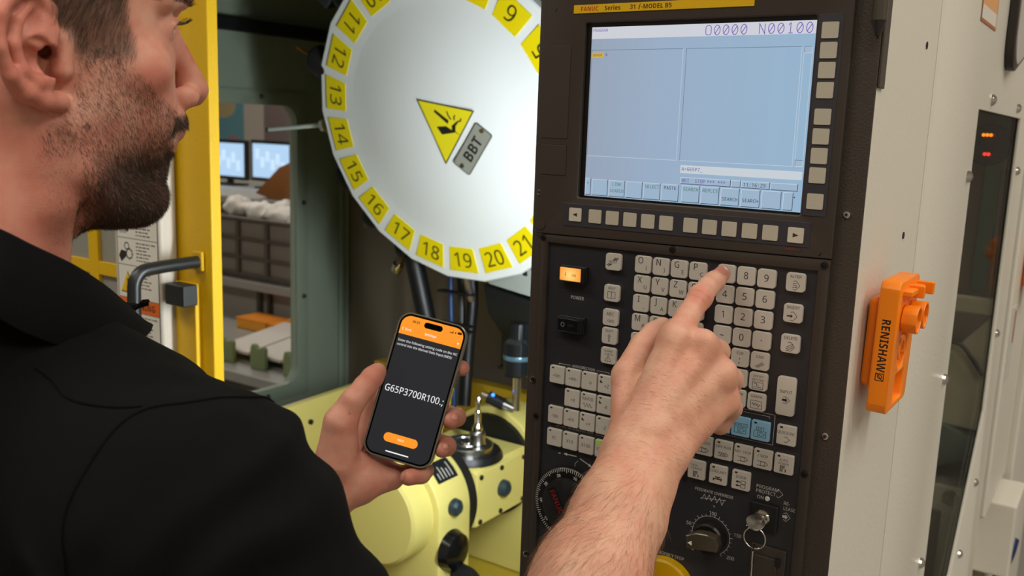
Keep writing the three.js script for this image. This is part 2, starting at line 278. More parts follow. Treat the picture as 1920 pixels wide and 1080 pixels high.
part('maker_mark', planarUV(slab(rrect(0.017, 0.0028, 0.0001, 0.207, -0.1895), 0.0004, 0, 1), 0.1985, -0.1909, 0.017, 0.0028).translate(0, 0, 0.0003), M(0xffffff, 0.5, 0, { map: canvas(340, 56, (c) => { c.fillStyle = '#3c342e'; c.fillRect(0, 0, 340, 56); c.fillStyle = '#7a1f16'; c.font = 'bold 56px sans-serif'; c.fillText('FANUC', 60, 48); }) }), panel);
for (const [x, y] of [[-38, 17], [232, -191.5]]) part('bezel_slot', pb(-1.8, 1.8, -0.5, 0.5, -1, 0.3, 0.2).rotateZ(0.9).translate(x * mm, y * mm, 0), rubber, panel);
part('hole_plug', cyl([-0.0456, -0.1905, -0.002], [-0.0456, -0.1905, 0.0008], 0.005, 0.0046), bezel, panel);
// screws
const screwHead = join(lathe([[0.0001, 0.0026], [0.0018, 0.0024], [0.0019, 0.0012], [0.0024, 0.0012], [0.0026, 0.0022], [0.0036, 0.0016], [0.004, 0]], [0, 0, 0], [0, 0, 1], 20));
const screwSocket = join(...[0, 60, 120].map((a) => bx(-0.0017, 0.0017, -0.0005, 0.0005, 0.0018, 0.0028, 0).rotateZ(a * Math.PI / 180)));
function screw(x, y, z, m, s = 1) { const k = part('screw', screwHead, m, panel); k.position.set(x * mm, y * mm, z * mm); k.scale.setScalar(s); part('socket', screwSocket, rubber, k); }
for (const [x, y] of [[-52.5, -158.8], [248.8, -157.2], [-52.5, -353.5], [-52.5, -548], [248.6, -349]]) screw(x, y, -7, chrome, 0.85);
for (const [x, y] of [[-42.6, -202.9], [98, -200.9], [236.2, -200.2], [235.8, -385], [-42.5, -389.5]]) screw(x, y, -0.6, black, 0.82);
// keypad frame and plate
{
  const s = poly([[-45, -199.9], [241, -195.5], [241, -640], [-45, -640]].map(([x, y]) => [x * mm, y * mm])); s.holes.push(new THREE.Path([[-37.1, -207.6], [-37.1, -632], [231.3, -632], [231.3, -205.8]].map(([x, y]) => new THREE.Vector2(x * mm, y * mm))));
  part('keypad_frame', boxUV(slab(s, 0.008, 0.0008, 2).translate(0, 0, -0.0006)), bezel, panel);
}
const print = canvas(1430, 2048, (c, W, H) => {
  const S = 5; c.fillStyle = '#29292d'; c.fillRect(0, 0, W, H); const X = (x) => (x + 40) * S, Y = (y) => (-y - 200) * S;
  c.fillStyle = c.strokeStyle = '#c9c6c0'; c.lineWidth = 2.2;
  const t = (s, x, y, h, a = 'center', f = 'sans-serif') => { c.font = h * S + 'px ' + f; c.textAlign = a; c.fillText(s, X(x), Y(y)); };
  const ln = (...p) => { c.beginPath(); p.forEach(([x, y], i) => (i ? c.lineTo(X(x), Y(y)) : c.moveTo(X(x), Y(y)))); c.stroke(); };
  t('POWER', -2, -261.8, 4.6);
  t('AXIS/DIRECTION', 9, -331.2, 3.5); ln([-19.5, -331.5], [-19.5, -329.9], [-6, -329.9]); ln([24, -329.9], [37.8, -329.9], [37.8, -331.5]);
  t('INCREMENTAL FEED', 9, -396.7, 3.3); ln([-19.5, -397.5], [-19.5, -395.8], [-8, -395.8]); ln([26, -395.8], [37.3, -395.8], [37.3, -397.5]);
  ln([110, -338.5], [204.8, -338.5], [204.8, -366.3], [110, -366.3]); t('MODE', 164, -343, 3.4, 'left'); ln([176, -341], [200, -341], [200, -343]);
  ln([132, -371], [132, -403]);
  t('FEEDRATE OVERRIDE', 154, -425.8, 4.1); ln([142, -433.5], [145, -428], [147, -433], [149.6, -427.6], [152, -433], [155, -427.4], [157.2, -433.4], [160, -428], [162.4, -434.6], [164.5, -428.6]); ln([141, -432.6], [166, -429]); t('%', 155, -438.5, 2.6);
  c.beginPath(); const cx = 154, cy = -466.5, R = 18.6; c.arc(X(cx), Y(cy), R * S, Math.PI * 0.98, Math.PI * 2.3); c.stroke();
  for (let i = 0; i <= 20; i++) { const a = (196 - i * 12.6) * Math.PI / 180, q = i % 5 ? 2 : 3; ln([cx + R * Math.cos(a), cy + R * Math.sin(a)], [cx + (R + q) * Math.cos(a), cy + (R + q) * Math.sin(a)]); }
  t('100', 154.5, -446.5, 4.6); t('50', 131.4, -462, 4.6); t('150', 179.6, -461.2, 4.6); t('200', 174.5, -485, 4.6); t('0', 137, -486.5, 4.6);
  t('PROGRAM', 193, -408.6, 4.5, 'left'); t('PROTECT', 193, -412.9, 4.5, 'left'); t('ON', 194.5, -418.6, 4.5, 'left'); ln([212, -407.6], [213.8, -405.8], [217.8, -409.8], [213.8, -413.8], [212, -412]);
  t('RE-', 219, -418.6, 4.2, 'left'); t('LEASE', 219, -423.3, 4.2, 'left'); ln([219.8, -427], [222.4, -425.4], [226, -429.6], [222.4, -433.8], [219.8, -432.2]);
  c.beginPath(); [[219, -428.4], [221.6, -428.4], [221.6, -426.8], [224, -429.6], [221.6, -432.4], [221.6, -430.8], [219, -430.8]].forEach(([x, y], i) => (i ? c.lineTo(X(x), Y(y)) : c.moveTo(X(x), Y(y)))); c.fill();
  const arcText = (s, cx2, cy2, r, a0, da, h) => { c.font = h * S + 'px sans-serif'; c.textAlign = 'center'; [...s].forEach((ch, i) => { const a = a0 - i * da; c.save(); c.translate(X(cx2 + r * Math.cos(a)), Y(cy2 + r * Math.sin(a))); c.rotate(Math.PI / 2 - a); c.fillText(ch, 0, 0); c.restore(); }); };
  t('EMERGENCY STOP', 112, -500, 4.2);
  // hand wheel arrows and index
  const arr = (x0, y0, x1, y1) => { ln([x0, y0], [x1, y1]); const a = Math.atan2(y1 - y0, x1 - x0); c.beginPath(); c.moveTo(X(x1), Y(y1)); for (const q of [2.7, -2.7]) c.lineTo(X(x1 + 4 * Math.cos(a + q)), Y(y1 + 4 * Math.sin(a + q))); c.fill(); };
  c.lineWidth = 5; arr(6, -423.5, -9, -424); arr(10, -425, 24, -430.5); ln([-15.5, -424.8], [-13, -424.4]); c.lineWidth = 2.2; ln([4.4, -434.5], [4.8, -431], [8, -427.8]);
}, {});
part('keypad_plate', planarUV(slab(poly([[-37.4, -205], [231.6, -205], [231.6, -632], [-37.4, -632]].map(([x, y]) => [x * mm, y * mm])), 0.002, 0, 1), -0.04, -0.6096, 0.286, 0.4096).translate(0, 0, -0.0036), M(0xffffff, 0.42, 0, { map: print }), panel, 'black plate with white lettering');
// keys: every legend is printed on one sheet laid over the keypad
const KEYS = [], key = (x, y, lines, o = {}) => KEYS.push({ x, y, w: 16.6, h: 16.4, r: 3, lines, ...o });
const lat = [['O(', 'N)', 'GE', 'PC'], ['XU', 'YV', 'ZW', 'Q?'], ['I,', 'JA', 'KB', 'R?'], ['M#', 'S=', 'T*', 'F+'], ['H ', 'W ', 'L ', 'D ']];
lat.forEach((row, j) => row.forEach((s, i) => key(69.4 + i * 18.35, -218.3 - j * 18.5, [[s[0], 8.2, -2.2, 1.4], [s[1], 5.4, 3.8, -4.6]])));
[['7', '8', '9'], ['4', '5', '6'], ['1', '2', '3'], ['–', '0', '·']].forEach((row, j) => row.forEach((s, i) => key(151.6 + i * 18.3, -217.4 - j * 18.5, [[s, 8.6, 0, -2.6]])));
const strokes = { slashes: [[[-4, -5], [4, 1]], [[-4, -3], [4, 3]], [[-2, -5.6], [4, -1.4]]] };
key(151.6, -291.4, [['/', 8.6, 0, -2.6]]); key(169.9, -291.4, [['EOB', 3.4, 0, 3], [';', 8, 0, -5]]); key(188.2, -291.4, [['CAN', 3.6, 0, 2.4]], { icon: 'slash' });
key(151.4, -310, [['POS', 3.4, 0, 3.6]], { icon: 'frame' }); key(169.8, -310, [['PROG', 3.4, 0, 3.6]], { icon: 'prog' }); key(188.2, -310, [['OFFSET', 2.9, 0, 4], ['SETTING', 2.9, 0, 0.8]], { icon: 'low' });
key(151.4, -328.7, [['MSG', 3.4, 0, 3.6]], { icon: 'frame' }); key(170, -328.7, [['CUSTOM', 3, 0, 3.6]], { icon: 'frame' }); key(188.2, -328.7, [['GRAPH', 3.4, 0, 3.6]], { icon: 'graph' });
[['RESET', -219.2], ['HELP', -249.7], ['ABC', -273.6], ['SHIFT', -291.9], ['ALARM', -311.7]].forEach(([s, y]) => key(38, y, s === 'ABC' ? [['ABC', 4.6, 0, 1.4], ['/abc', 4.2, 0.8, -4.6]] : s === 'ALARM' ? [['ALARM', 2.9, 0, 4], ['-STATUS', 2.7, 0.4, 1.2]] : [[s, 3.4, 0, s === 'RESET' ? -1.2 : 3.4]], { icon: s }));
[['ALTER', -217.6], ['INSERT', -244.6], ['DELETE', -271.5]].forEach(([s, y]) => key(213.7, y, [[s, 3.6, 0, 3.4]], { icon: s }));
key(213.7, -318.6, [['INPUT', 3.9, 0, 3]], { h: 35, icon: 'INPUT' });
const op = (x, y, lines, o = {}) => KEYS.push({ x, y, w: 17, h: 18, r: 1.5, led: '#161616', lines, ...o });
[['+5th', '+4th', '-Y', '+Z'], [null, '+X', 'RAPID', '-X'], ['-5th', '-4th', '+Y', '-Z']].forEach((row, j) => row.forEach((s, i) => s && op(-19.3 + i * 18.65, -341.2 - j * 21.2, [[s, s.length > 2 ? 4.6 : 5, s.length > 2 ? 0 : 1.4, s === 'RAPID' ? 1 : -3]], { icon: { RAPID: 'wave', '+Z': 'axis', '-X': 'axis', '+Y': 'axis' }[s] })));
['X1', 'X10', 'X100', 'X1000'].forEach((s, i) => op(-19.4 + i * 18.8, -407.7, [[s, 4.8, 0, -2.4]], i === 3 ? { led: '#a8e81e' } : {}));
[['MDI', 121], ['MEM', 139], ['DNC', 157.2], ['REMOTE', 175.5], ['EDIT', 193.8]].forEach(([s, x]) => op(x, -354.5, [[s, 3.9, 0, 1.2]], { blue: true, icon: 'mode' }));
op(217.2, -353.6, [['QUICK/NC', 3.5, 0, 0.8]], { icon: 'chev' });
[['SINGLE', 123], ['M.LOCK', 142.2], ['DRY RUN', 161.2], ['M01 STOP', 179.8], ['/ SKIP', 198.2], ['AUTO', 217.2]].forEach(([s, x]) => op(x, -380.1, s === 'AUTO' ? [['AUTO', 3.2, 0, 2.6], ['POWER', 2.8, 0, -0.2]] : [[s, s.length > 7 ? 3.3 : 3.6, 0, 1.4]], { icon: s === 'AUTO' ? 'code' : s === 'DRY RUN' ? 'dry' : 'pill' }));
[['START', 115.4], ['TOOL', 136.7], ['COOLANT', 158], ['DOOR', 179.7]].forEach(([s, x]) => op(x, -404.7, s === 'TOOL' ? [['TOOL', 2.9, -2, 3.4], ['CHANGE', 2.9, 0, 0.6]] : [[s, 3.6, 0, 1.6]], s === 'TOOL' ? { icon: 'code', led: null } : s === 'COOLANT' ? { icon: 'tap' } : { icon: 'door' }));
const legends = canvas(2020, 1540, (c, W, H) => {
  const S = 7, X = (x) => (x + 36) * S, Y = (y) => (-y - 202) * S; c.fillStyle = '#c3bcb2'; c.fillRect(0, 0, W, H);
  for (const k of KEYS) {
    if (k.blue) { c.fillStyle = '#86b8d6'; c.fillRect(X(k.x - 9.2), Y(k.y + 9.7), 18.4 * S, 19.4 * S); }
    c.save(); c.translate(X(k.x), Y(k.y)); c.scale(S, -S); c.strokeStyle = c.fillStyle = '#2b2826'; c.lineWidth = 0.42; c.lineJoin = 'round';
    const ln = (...p) => { c.beginPath(); p.forEach(([x, y], i) => (i ? c.lineTo(x, y) : c.moveTo(x, y))); c.stroke(); }, fl = (...p) => { c.beginPath(); p.forEach(([x, y], i) => (i ? c.lineTo(x, y) : c.moveTo(x, y))); c.fill(); };
    const dia = (y, q = 3.4) => ln([-2, y + q], [0.6, y + q + 0.6], [4, y], [0.6, y - q - 0.6], [-2, y - q]);
    switch (k.icon) {
      case 'slash': ln([-4, -5.4], [3, -0.6]); ln([-3, -5.8], [4, -1.4]); ln([-1.6, -5.9], [4.2, -2.4]); break;
      case 'frame': c.strokeRect(-3.6, -5.6, 7.2, 6.4); break;
      case 'prog': c.strokeRect(-5, -5.6, 10, 7); ln([-3.4, -4], [-1.6, -4], [-0.4, -2.2], [-1.6, -0.4], [-3.4, -0.4]); c.beginPath(); c.ellipse(2, -2.2, 1.7, 1.8, 0, 0, 7); c.stroke(); break;
      case 'low': c.strokeRect(-4.8, -6.6, 9.6, 5.8); ln([-3.6, -2], [-1, -2], [-1, -3.4], [1, -3.4]); ln([-3.6, -5], [3.6, -5]); break;
      case 'graph': c.strokeRect(-5, -6, 10, 7); ln([-4, -3], [-3, -1], [-2, -3.6], [-1, -1], [0, -3.4], [1, -1.4], [2, -4.6], [3, -2], [4, -3]); break;
      case 'RESET': for (const q of [-2.6, 0, 2.6]) { c.lineWidth = 0.8; ln([-5 + q * 0.6, -4.4 + Math.abs(q) * 0.3], [-2.6 + q * 0.6, -1.8]); ln([1.4 + q * 0.6, 1.4], [4.2 + q * 0.6, 4.2]); } break;
      case 'HELP': c.strokeRect(-4, -5, 4, 6.4); c.strokeRect(0, -5, 4, 6.4); break;
      case 'SHIFT': ln([-0.7, -5.6], [-0.7, -0.4], [-1.6, -0.4], [0, 1.6], [1.6, -0.4], [0.7, -0.4], [0.7, -5.6], [-0.7, -5.6]); break;
      case 'ALARM': ln([-3.4, -5.6], [0, 0.4], [3.4, -5.6], [-3.4, -5.6]); ln([0, -1.6], [0, -3.8]); fl([-0.3, -4.9], [0.3, -4.9], [0.3, -4.3], [-0.3, -4.3]); break;
      case 'ALTER': dia(-2.6); ln([-2.6, -4.4], [1, -4.4], [1, -2.6], [-1.4, -2.6], [-1.4, -0.8], [1.2, -0.8]); break;
      case 'INSERT': dia(-2.6); fl([-5, -2], [-1.6, -2], [-1.6, -0.9], [0.2, -2.6], [-1.6, -4.3], [-1.6, -3.2], [-5, -3.2]); break;
      case 'DELETE': dia(-2.6); for (const q of [-1.6, 0, 1.6]) ln([-3.4, -5 + q], [2.6, -1.4 + q]); break;
      case 'INPUT': dia(-3.4, 2.6); fl([-2.8, -2.4], [0, -2.4], [0, -1.2], [2, -3.4], [0, -5.6], [0, -4.4], [-2.8, -4.4]); break;
      case 'wave': c.beginPath(); for (let i = 0; i <= 40; i++) { const x = -5 + i / 4, y = -3.6 + 2 * Math.sin(i * 0.47); i ? c.lineTo(x, y) : c.moveTo(x, y); } c.stroke(); break;
      case 'axis': ln([-5.4, 0.6], [-5.4, 4.6]); fl([-6.6, 2.4], [-3.4, 0.8], [-3.2, 2], [-6, 3.4]); c.beginPath(); c.arc(-5.2, 2.2, 1, 0, 7); c.fill(); break;
      case 'mode': c.strokeRect(-5.4, -5.8, 10.8, 5.8); ln([-2.2, -4.6], [2, -4.6], [4.2, -2.9], [2, -1.2], [-2.2, -1.2], [-2.2, -4.6]); ln([-0.8, -4], [0.8, -1.8]); break;
      case 'chev': ln([-1.6, -1.8], [0.2, -1.2], [3.4, -3.8], [0.2, -6.6], [-1.6, -5.8]); break;
      case 'pill': ln([-5, -2], [2.6, -2], [5, -4], [2.6, -6], [-5, -6]); c.strokeRect(-1.6, -5.8, 3.6, 3.6); break;
      case 'dry': ln([-5, -2.4], [3, -2.4], [5, -4], [3, -5.8], [-5, -5.8]); ln([-4, -4], [-3, -2.8], [-2, -5.2], [-1, -2.8], [0, -5.2], [1, -2.8], [2, -5.2], [3, -3]); break;
      case 'code': for (let i = 0; i < 16; i++) { const a = (i * 7) % 4, b = i >> 2; if ((i * 5 + 3) % 7 < 5) fl([-3 + a * 1.5, -7 + b * 1.5], [-1.9 + a * 1.5, -7 + b * 1.5], [-1.9 + a * 1.5, -5.8 + b * 1.5], [-3 + a * 1.5, -5.8 + b * 1.5]); } break;
      case 'tap': c.lineWidth = 1.1; ln([-4, -6], [-4, -4], [3.4, -4]); ln([0, -4], [0, -2.2]); ln([-2.6, -2.2], [2.6, -2.2]); ln([3.4, -2.6], [3.4, -5.4]); break;
      case 'door': for (const q of [-1.4, -5]) { fl([-4.8, q], [-2.4, q + 1.4], [-2.4, q + 0.5], [0, q + 0.5], [0, q - 0.5], [-2.4, q - 0.5], [-2.4, q - 1.4]); c.strokeRect(0.6, q - 1.5, 4, 3); } break;
    }
    c.scale(1, -1); c.textAlign = 'center';
    for (const [s, h, dx, dy] of k.lines) { c.font = h + 'px sans-serif'; c.fillText(s, dx, -dy); }
    if (k.led) { c.fillStyle = k.led; k.led[1] === 'a' ? c.fillRect(-7, -8, 5, 3.6) : c.fillRect(-5.8, -7.7, 2.4, 1.6); }
    c.restore();
  }
}, {});
const keyMat = M(0xffffff, 0.42, 0, { map: legends }), keyShapes = {};
for (const k of KEYS) {
  const id = k.w + '_' + k.h, g = (keyShapes[id] ??= slab(rrect(k.w * mm, k.h * mm, k.r * mm), 0.004, 0.0007, 3, 6)).clone().translate(k.x * mm, k.y * mm, 0.0006);
  part('key', planarUV(g, -0.036, -0.422, 2.02 / 7, 0.22), keyMat, panel, k.blue ? 'pale blue key' : undefined);
}
// rocker switches
function rocker(y, lit) {
  const b = part('rocker_switch', join(pb(-20, 10, y - 8, y + 8.4, -4, 1.5, 0.8), pb(-19, 9, y - 7.4, y - 6.6, 1.5, 5, 0.3), pb(-19, 9, y + 6.6, y + 7.4, 1.5, 5, 0.3), pb(5.4, 9.6, y - 7.4, y + 7.4, 1.5, 5, 0.4)), black, panel, lit ? 'black rocker switch with lit amber lens' : 'black rocker switch, unlit');
  const face = canvas(260, 150, (c) => { const g = c.createRadialGradient(130, 85, 20, 130, 80, 170); if (lit) { g.addColorStop(0, '#ffd27a'); g.addColorStop(0.5, '#ffae52'); g.addColorStop(1, '#e88a34'); } c.fillStyle = lit ? g : '#131314'; c.fillRect(0, 0, 260, 150); c.fillStyle = c.strokeStyle = lit ? '#6a3c10' : '#8f8d8a'; c.lineWidth = 6; c.font = '40px sans-serif'; if (lit) { c.fillRect(70, 56, 7, 42); c.fillText('ON', 150, 96); } else { c.beginPath(); c.ellipse(66, 74, 20, 24, 0, 0, 7); c.stroke(); c.fillStyle = '#3b3a39'; c.fillText('OFF', 130, 92); } });
  part(lit ? 'lamp_lens' : 'rocker', planarUV(pb(-18.6, 5.2, y - 6.4, y + 6.4, 1, 4.8, 0.8), -0.0186, (y - 6.4) * mm, 0.0238, 0.0128), lit ? M(0x201008, 0.35, 0, { emissive: 0xffffff, emissiveMap: face, emissiveIntensity: 0.5 }) : M(0xffffff, 0.3, 0, { map: face }), b);
}
rocker(-236.2, true); rocker(-287.2, false);
{ const l = new THREE.RectAreaLight(0xff9a30, 0.3, 0.022, 0.012); l.position.set(-0.0067, 1.56 - 0.2362, 0.0055); l.lookAt(-0.0067, 1.56 - 0.2362, 1); scene.add(l); }
// hand wheel
{
  const cx = 0.0021, cy = -0.4748, scale = canvas(1024, 1024, (c) => {
    c.fillStyle = '#111113'; c.fillRect(0, 0, 1024, 1024); c.translate(512, 512); c.strokeStyle = c.fillStyle = '#d8d5cd'; c.textAlign = 'center'; c.font = 'bold 56px sans-serif';
    for (let i = 0; i < 100; i++) { c.save(); c.rotate((-i * 3.6 - 1 + 51) * Math.PI / 180); c.lineWidth = 8; c.beginPath(); c.moveTo(0, -498); c.lineTo(0, i % 5 ? -458 : -440); c.stroke(); if (i % 10 === 0) c.fillText(String(i), 0, -384); c.restore(); }
  });
  const w = part('hand_wheel', planarUV(lathe([[0.0001, 0.004], [0.0385, 0.004], [0.0395, 0.003], [0.0398, -0.004]], [cx, cy, 0], [0, 0, 1], 64), cx - 0.0398, cy - 0.0398, 0.0796, 0.0796), M(0xffffff, 0.4, 0, { map: scale }), panel, 'black hand wheel with white graduations');
  part('wheel_hub', lathe([[0.0001, 0.009], [0.0255, 0.009], [0.0285, 0.0075], [0.029, 0.004]], [cx, cy, 0], [0, 0, 1], 48), rubber, w);
  const f = slab(rrect(0.034, 0.009, 0.0002), 0.0006, 0, 1); planarUV(f, -0.017, -0.0045, 0.034, 0.009);
  const k = part('wheel_lettering', f, M(0xffffff, 0.45, 0, { map: canvas(340, 90, (c) => { c.fillStyle = '#0c0c0d'; c.fillRect(0, 0, 340, 90); c.fillStyle = '#9c1a16'; c.font = '84px sans-serif'; c.fillText('FANUC', 20, 75); }) }), w); k.position.set(-0.0065, -0.473, 0.0097); k.rotation.z = -1.02;
}
// feedrate knob
{
  const cx = 0.1545, cy = -0.467, kn = part('override_knob', lathe([[0.0001, 0.008], [0.0135, 0.008], [0.015, 0.006], [0.0155, -0.003]], [cx, cy, 0], [0, 0, 1], 40), M(0x17140f, 0.35), panel, 'smoked black knob with pointer');
  const grip = slab(poly([[-0.0165, -0.0068], [0.013, -0.0068], [0.0155, 0], [0.013, 0.0068], [0.004, 0.0092], [-0.006, 0.0092], [-0.0165, 0.0052]]), 0.011, 0.0016, 3).translate(0, 0, 0.011);
  const k = part('grip', grip, M(0x453c30, 0.22), kn); k.position.set(cx, cy, 0.007); k.rotation.z = 0.12;
  part('pointer', slab(poly([[-0.0145, -0.001], [-0.0105, 0.0012], [-0.0105, -0.0032]]), 0.0004, 0, 1).translate(0, 0, 0.0114), white, k);
}
// emergency stop
{
  const e = part('emergency_stop', lathe([[0.0001, 0.006], [0.0285, 0.006], [0.0305, 0.0045], [0.031, -0.004]], [0.112, -0.5315, 0], [0, 0, 1], 64), M(0xd7a800, 0.4), panel, 'yellow ring with red mushroom button');
  part('stop_button', lathe([[0.0001, 0.032], [0.012, 0.031], [0.0185, 0.028], [0.0205, 0.024], [0.0195, 0.02], [0.0135, 0.018], [0.0125, 0.006]], [0.112, -0.5315, 0], [0, 0, 1], 48), M(0xa8180f, 0.35), e, 'red mushroom button');
}
part('indicator_led', lathe([[0.0001, 0.0012], [0.0018, 0.0008], [0.0024, -0.001]], [0.2043, -0.4169, -0.003], [0, 0, 1], 20), M(0xd8d5cd, 0.3), panel);
{ // key switch
  const s = part('key_switch', join(pb(190, 216, -447, -421, -4, 0.5, 2)), rubber, panel);
  part('lock_barrel', lathe([[0.0001, 0.004], [0.0062, 0.004], [0.0072, 0.0025], [0.0074, 0]], [0.2025, -0.4335, 0.0004], [0, 0, 1], 32), chrome, s);
  const door = part('socket_door', join(pb(193.5, 226, -560, -461, -4, -1, 1), pb(198, 219, -545, -470, -1, 1.4, 1)), bezel, panel); part('latch', pb(217.5, 222, -476, -469, -1, 2.5, 0.5), rubber, door);
}
{ // keys in the switch
  const P = [0.2025, 1.56 - 0.4335], t = thing('key_bunch', 'small bunch of metal keys hanging from the key switch on a ring', 'keys', [P[0], P[1], 0.004]);
  const head = new THREE.Shape(); head.absarc(0, 0, 0.0085, 0, Math.PI * 2); head.holes.push(rrect(0.006, 0.003, 0.001, -0.004, -0.0035, new THREE.Path()));
  const k = part('key_head', slab(head, 0.0022, 0.0004, 2, 14), chrome, t); k.position.set(-0.0015, -0.0005, 0.0095); k.rotation.set(-1.15, 0.25, 0.2);
  part('key_blade', bx(-0.003, 0.003, -0.0012, 0.0012, -0.002, 0.008, 0.0005), chrome, t);
  part('key_ring', new THREE.TorusGeometry(0.0098, 0.00075, 10, 48), chrome, t).position.set(-0.0005, -0.0145, 0.0125);
  const b = part('spare_key', join(bx(-0.0006, 0.0006, -0.013, 0, -0.009, 0.009, 0.0005), bx(-0.0006, 0.0006, -0.034, -0.013, -0.0035, 0.0035, 0.0004)), chrome, t); b.position.set(-0.0005, -0.0235, 0.0125); b.rotation.y = 0.25;
}
{ // pen clipped on the panel's edge
  const t = thing('pen', 'dark grey pen hanging point down at the right edge of the panel', 'pen', [0.2621, 1.5427, 0.004]);
  part('pen_body', lathe([[0.0036, 0.0138], [0.0057, 0.0145], [0.0058, 0.12], [0.0045, 0.13], [0.0001, 0.131]], [0, 0, 0], [0, 1, 0], 28), M(0x5a524a, 0.32, 0.5), t);
  part('pen_cone', lathe([[0.0009, 0.002], [0.002, 0.003], [0.0056, 0.0143], [0.005, 0.015]], [0, 0, 0], [0, 1, 0], 28), M(0x2b2724, 0.35), t);
  part('pen_tip', lathe([[0.0001, 0], [0.0007, 0.0008], [0.001, 0.0024]], [0, 0, 0], [0, 1, 0], 12), rubber, t);
  part('pen_clip', bx(-0.0018, 0.0018, 0.05, 0.12, -0.0115, -0.0075, 0.001), dull, t);
}

// ---------------------------------------------------------------- the milling machine around the panel
const FLOOR = -0.08, XL = -1.45, ZB = -1.17;
const mill = thing('milling_machine', 'large beige milling machine with windowed side and open grey green work chamber', 'machine', [0, FLOOR, 0]);
const mp = (name, geo, mat, label) => part(name, boxUV(geo.translate(0, -FLOOR, 0)), mat, mill, label);
function plateWithWindow(along0, along1, y0, y1, w0, w1, wy0, wy1, r, th, cut = 0) {   // in (along, y), extruded th
  const s = poly([[along0, y0], [along1, y0], [along1, y1], [along0, y1]]);
  s.holes.push(cut ? new THREE.Path([[w0, wy0], [w1 - cut, wy0], [w1, wy0 + cut * 1.2], [w1, wy1], [w0, wy1]].map((p) => new THREE.Vector2(...p))) : rrect(w1 - w0, wy1 - wy0, r, (w0 + w1) / 2, (wy0 + wy1) / 2, new THREE.Path()));
  return slab(s, th, 0.0015, 2, 6);
}
// right side: corner post, windowed side door, rear cabinet
mp('side_panel', bx(0.225, 0.262, FLOOR, 2.1, -0.2425, -0.009, 0.002, 2), beige);
{
  const g = plateWithWindow(0.2465, 1.2, FLOOR, 2.1, 0.562, 1.05, 0.745, 1.508, 0.02, 0.005, 0.2).rotateY(Math.PI / 2).translate(0.262, 0, 0);
  const d = mp('side_door', join(g, bx(0.232, 0.2625, FLOOR, 2.1, -0.262, -0.2463, 0.007, 3)), beige);
  const w = part('door_window', bx(0.2535, 0.2565, 0.735, 1.518, -1.062, -0.55, 0.0005, 1).translate(0, -FLOOR, 0), sidePane, d, 'clear window with rivets around it');
  for (const [y, z] of [[1.524, -0.667], [1.523, -0.974], [1.422, -0.53], [1.154, -0.53], [0.9, -0.512], [1.418, -1.076], [1.125, -1.078], [0.851, -1.04], [0.752, -0.933], [0.66, -0.7]]) part('rivet', lathe([[0.0001, 0.007], [0.004, 0.006], [0.0075, 0.003], [0.008, 0]], [0.262, y - FLOOR, z], [1, 0, 0], 16), chrome, d);
  for (const [y, z] of [[1.555, -0.188], [1.374, -0.173]]) part('screw_hole', cyl([0.259, y - FLOOR, z], [0.2628, y - FLOOR, z], 0.0035), rubber, d);
}
mp('rear_cabinet', join(bx(0.12, 0.27, 0.72, 2.1, -1.55, -1.215, 0.006), bx(0.12, 0.27, FLOOR, 0.52, -1.55, -1.215, 0.006), bx(0.12, 0.24, 0.52, 0.72, -1.55, -1.215, 0.002), bx(0.12, 0.285, FLOOR, 2.1, -2.2, -1.56, 0.006)), beige);
mp('junction_box', bx(0.24, 0.315, 0.545, 0.71, -1.535, -1.36, 0.006), beige);
// walls of the work chamber
mp('chamber_back', bx(XL - 0.05, 0.09, 0.1, 2.05, ZB - 0.04, ZB, 0.002), M(0x7a6e5e, 0.55));
mp('chamber_right', bx(0.06, 0.09, 0.1, 2.05, ZB, -0.15, 0.002), greyGreen);
mp('corner_rib', join(bx(XL, XL + 0.02, 0.1, 2.05, ZB, ZB + 0.012, 0.004), bx(XL, XL + 0.012, 0.1, 2.05, ZB + 0.012, ZB + 0.03, 0.004)), greyGreen);
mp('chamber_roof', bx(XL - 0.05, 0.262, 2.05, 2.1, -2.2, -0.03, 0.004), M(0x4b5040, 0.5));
mp('roof_beam', bx(XL, XL + 0.03, 1.672, 1.704, ZB, -0.2, 0.004), black);
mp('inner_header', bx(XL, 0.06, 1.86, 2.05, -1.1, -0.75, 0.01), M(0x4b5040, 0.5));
{
  const g = plateWithWindow(0.05, 1.2, 0.1, 2.05, 0.45, 0.985, 0.735, 1.503, 0.05, 0.03).rotateY(Math.PI / 2).translate(XL, 0, 0);
  const wl = mp('chamber_left', g, greyGreen);
  const fr = part('window_frame', boxUV(plateWithWindow(0.42, 1.02, 0.7, 1.535, 0.455, 0.98, 0.74, 1.498, 0.045, 0.006).rotateY(Math.PI / 2).translate(XL + 0.005, -FLOOR, 0)), greyGreen, wl);
  for (const [y, z] of [[1.519, -0.62], [1.519, -0.86], [1.24, -1.003], [0.98, -1.003], [0.72, -0.87], [0.72, -0.6]]) part('rivet', lathe([[0.0001, 0.006], [0.005, 0.005], [0.007, 0]], [XL + 0.005, y - FLOOR, z], [1, 0, 0], 14), dull, fr);
  part('window_pane', bx(XL - 0.02, XL - 0.016, 0.73, 1.51, -0.99, -0.445, 0.0004, 1).translate(0, -FLOOR, 0), pane, wl);
}
mp('chip_tray', join(bx(XL, 0.06, 0.1, 0.42, ZB, -0.16, 0.01), bx(-0.6, 0.06, 0.42, 0.52, -0.36, -0.16, 0.02)), M(0x1d2021, 0.4));
mp('base_front', bx(XL - 0.05, 0.262, FLOOR, 0.4, -0.16, -0.035, 0.01), beige);
mp('front_header', bx(XL - 0.05, 0.262, 1.88, 2.1, -0.14, -0.03, 0.008), beige);
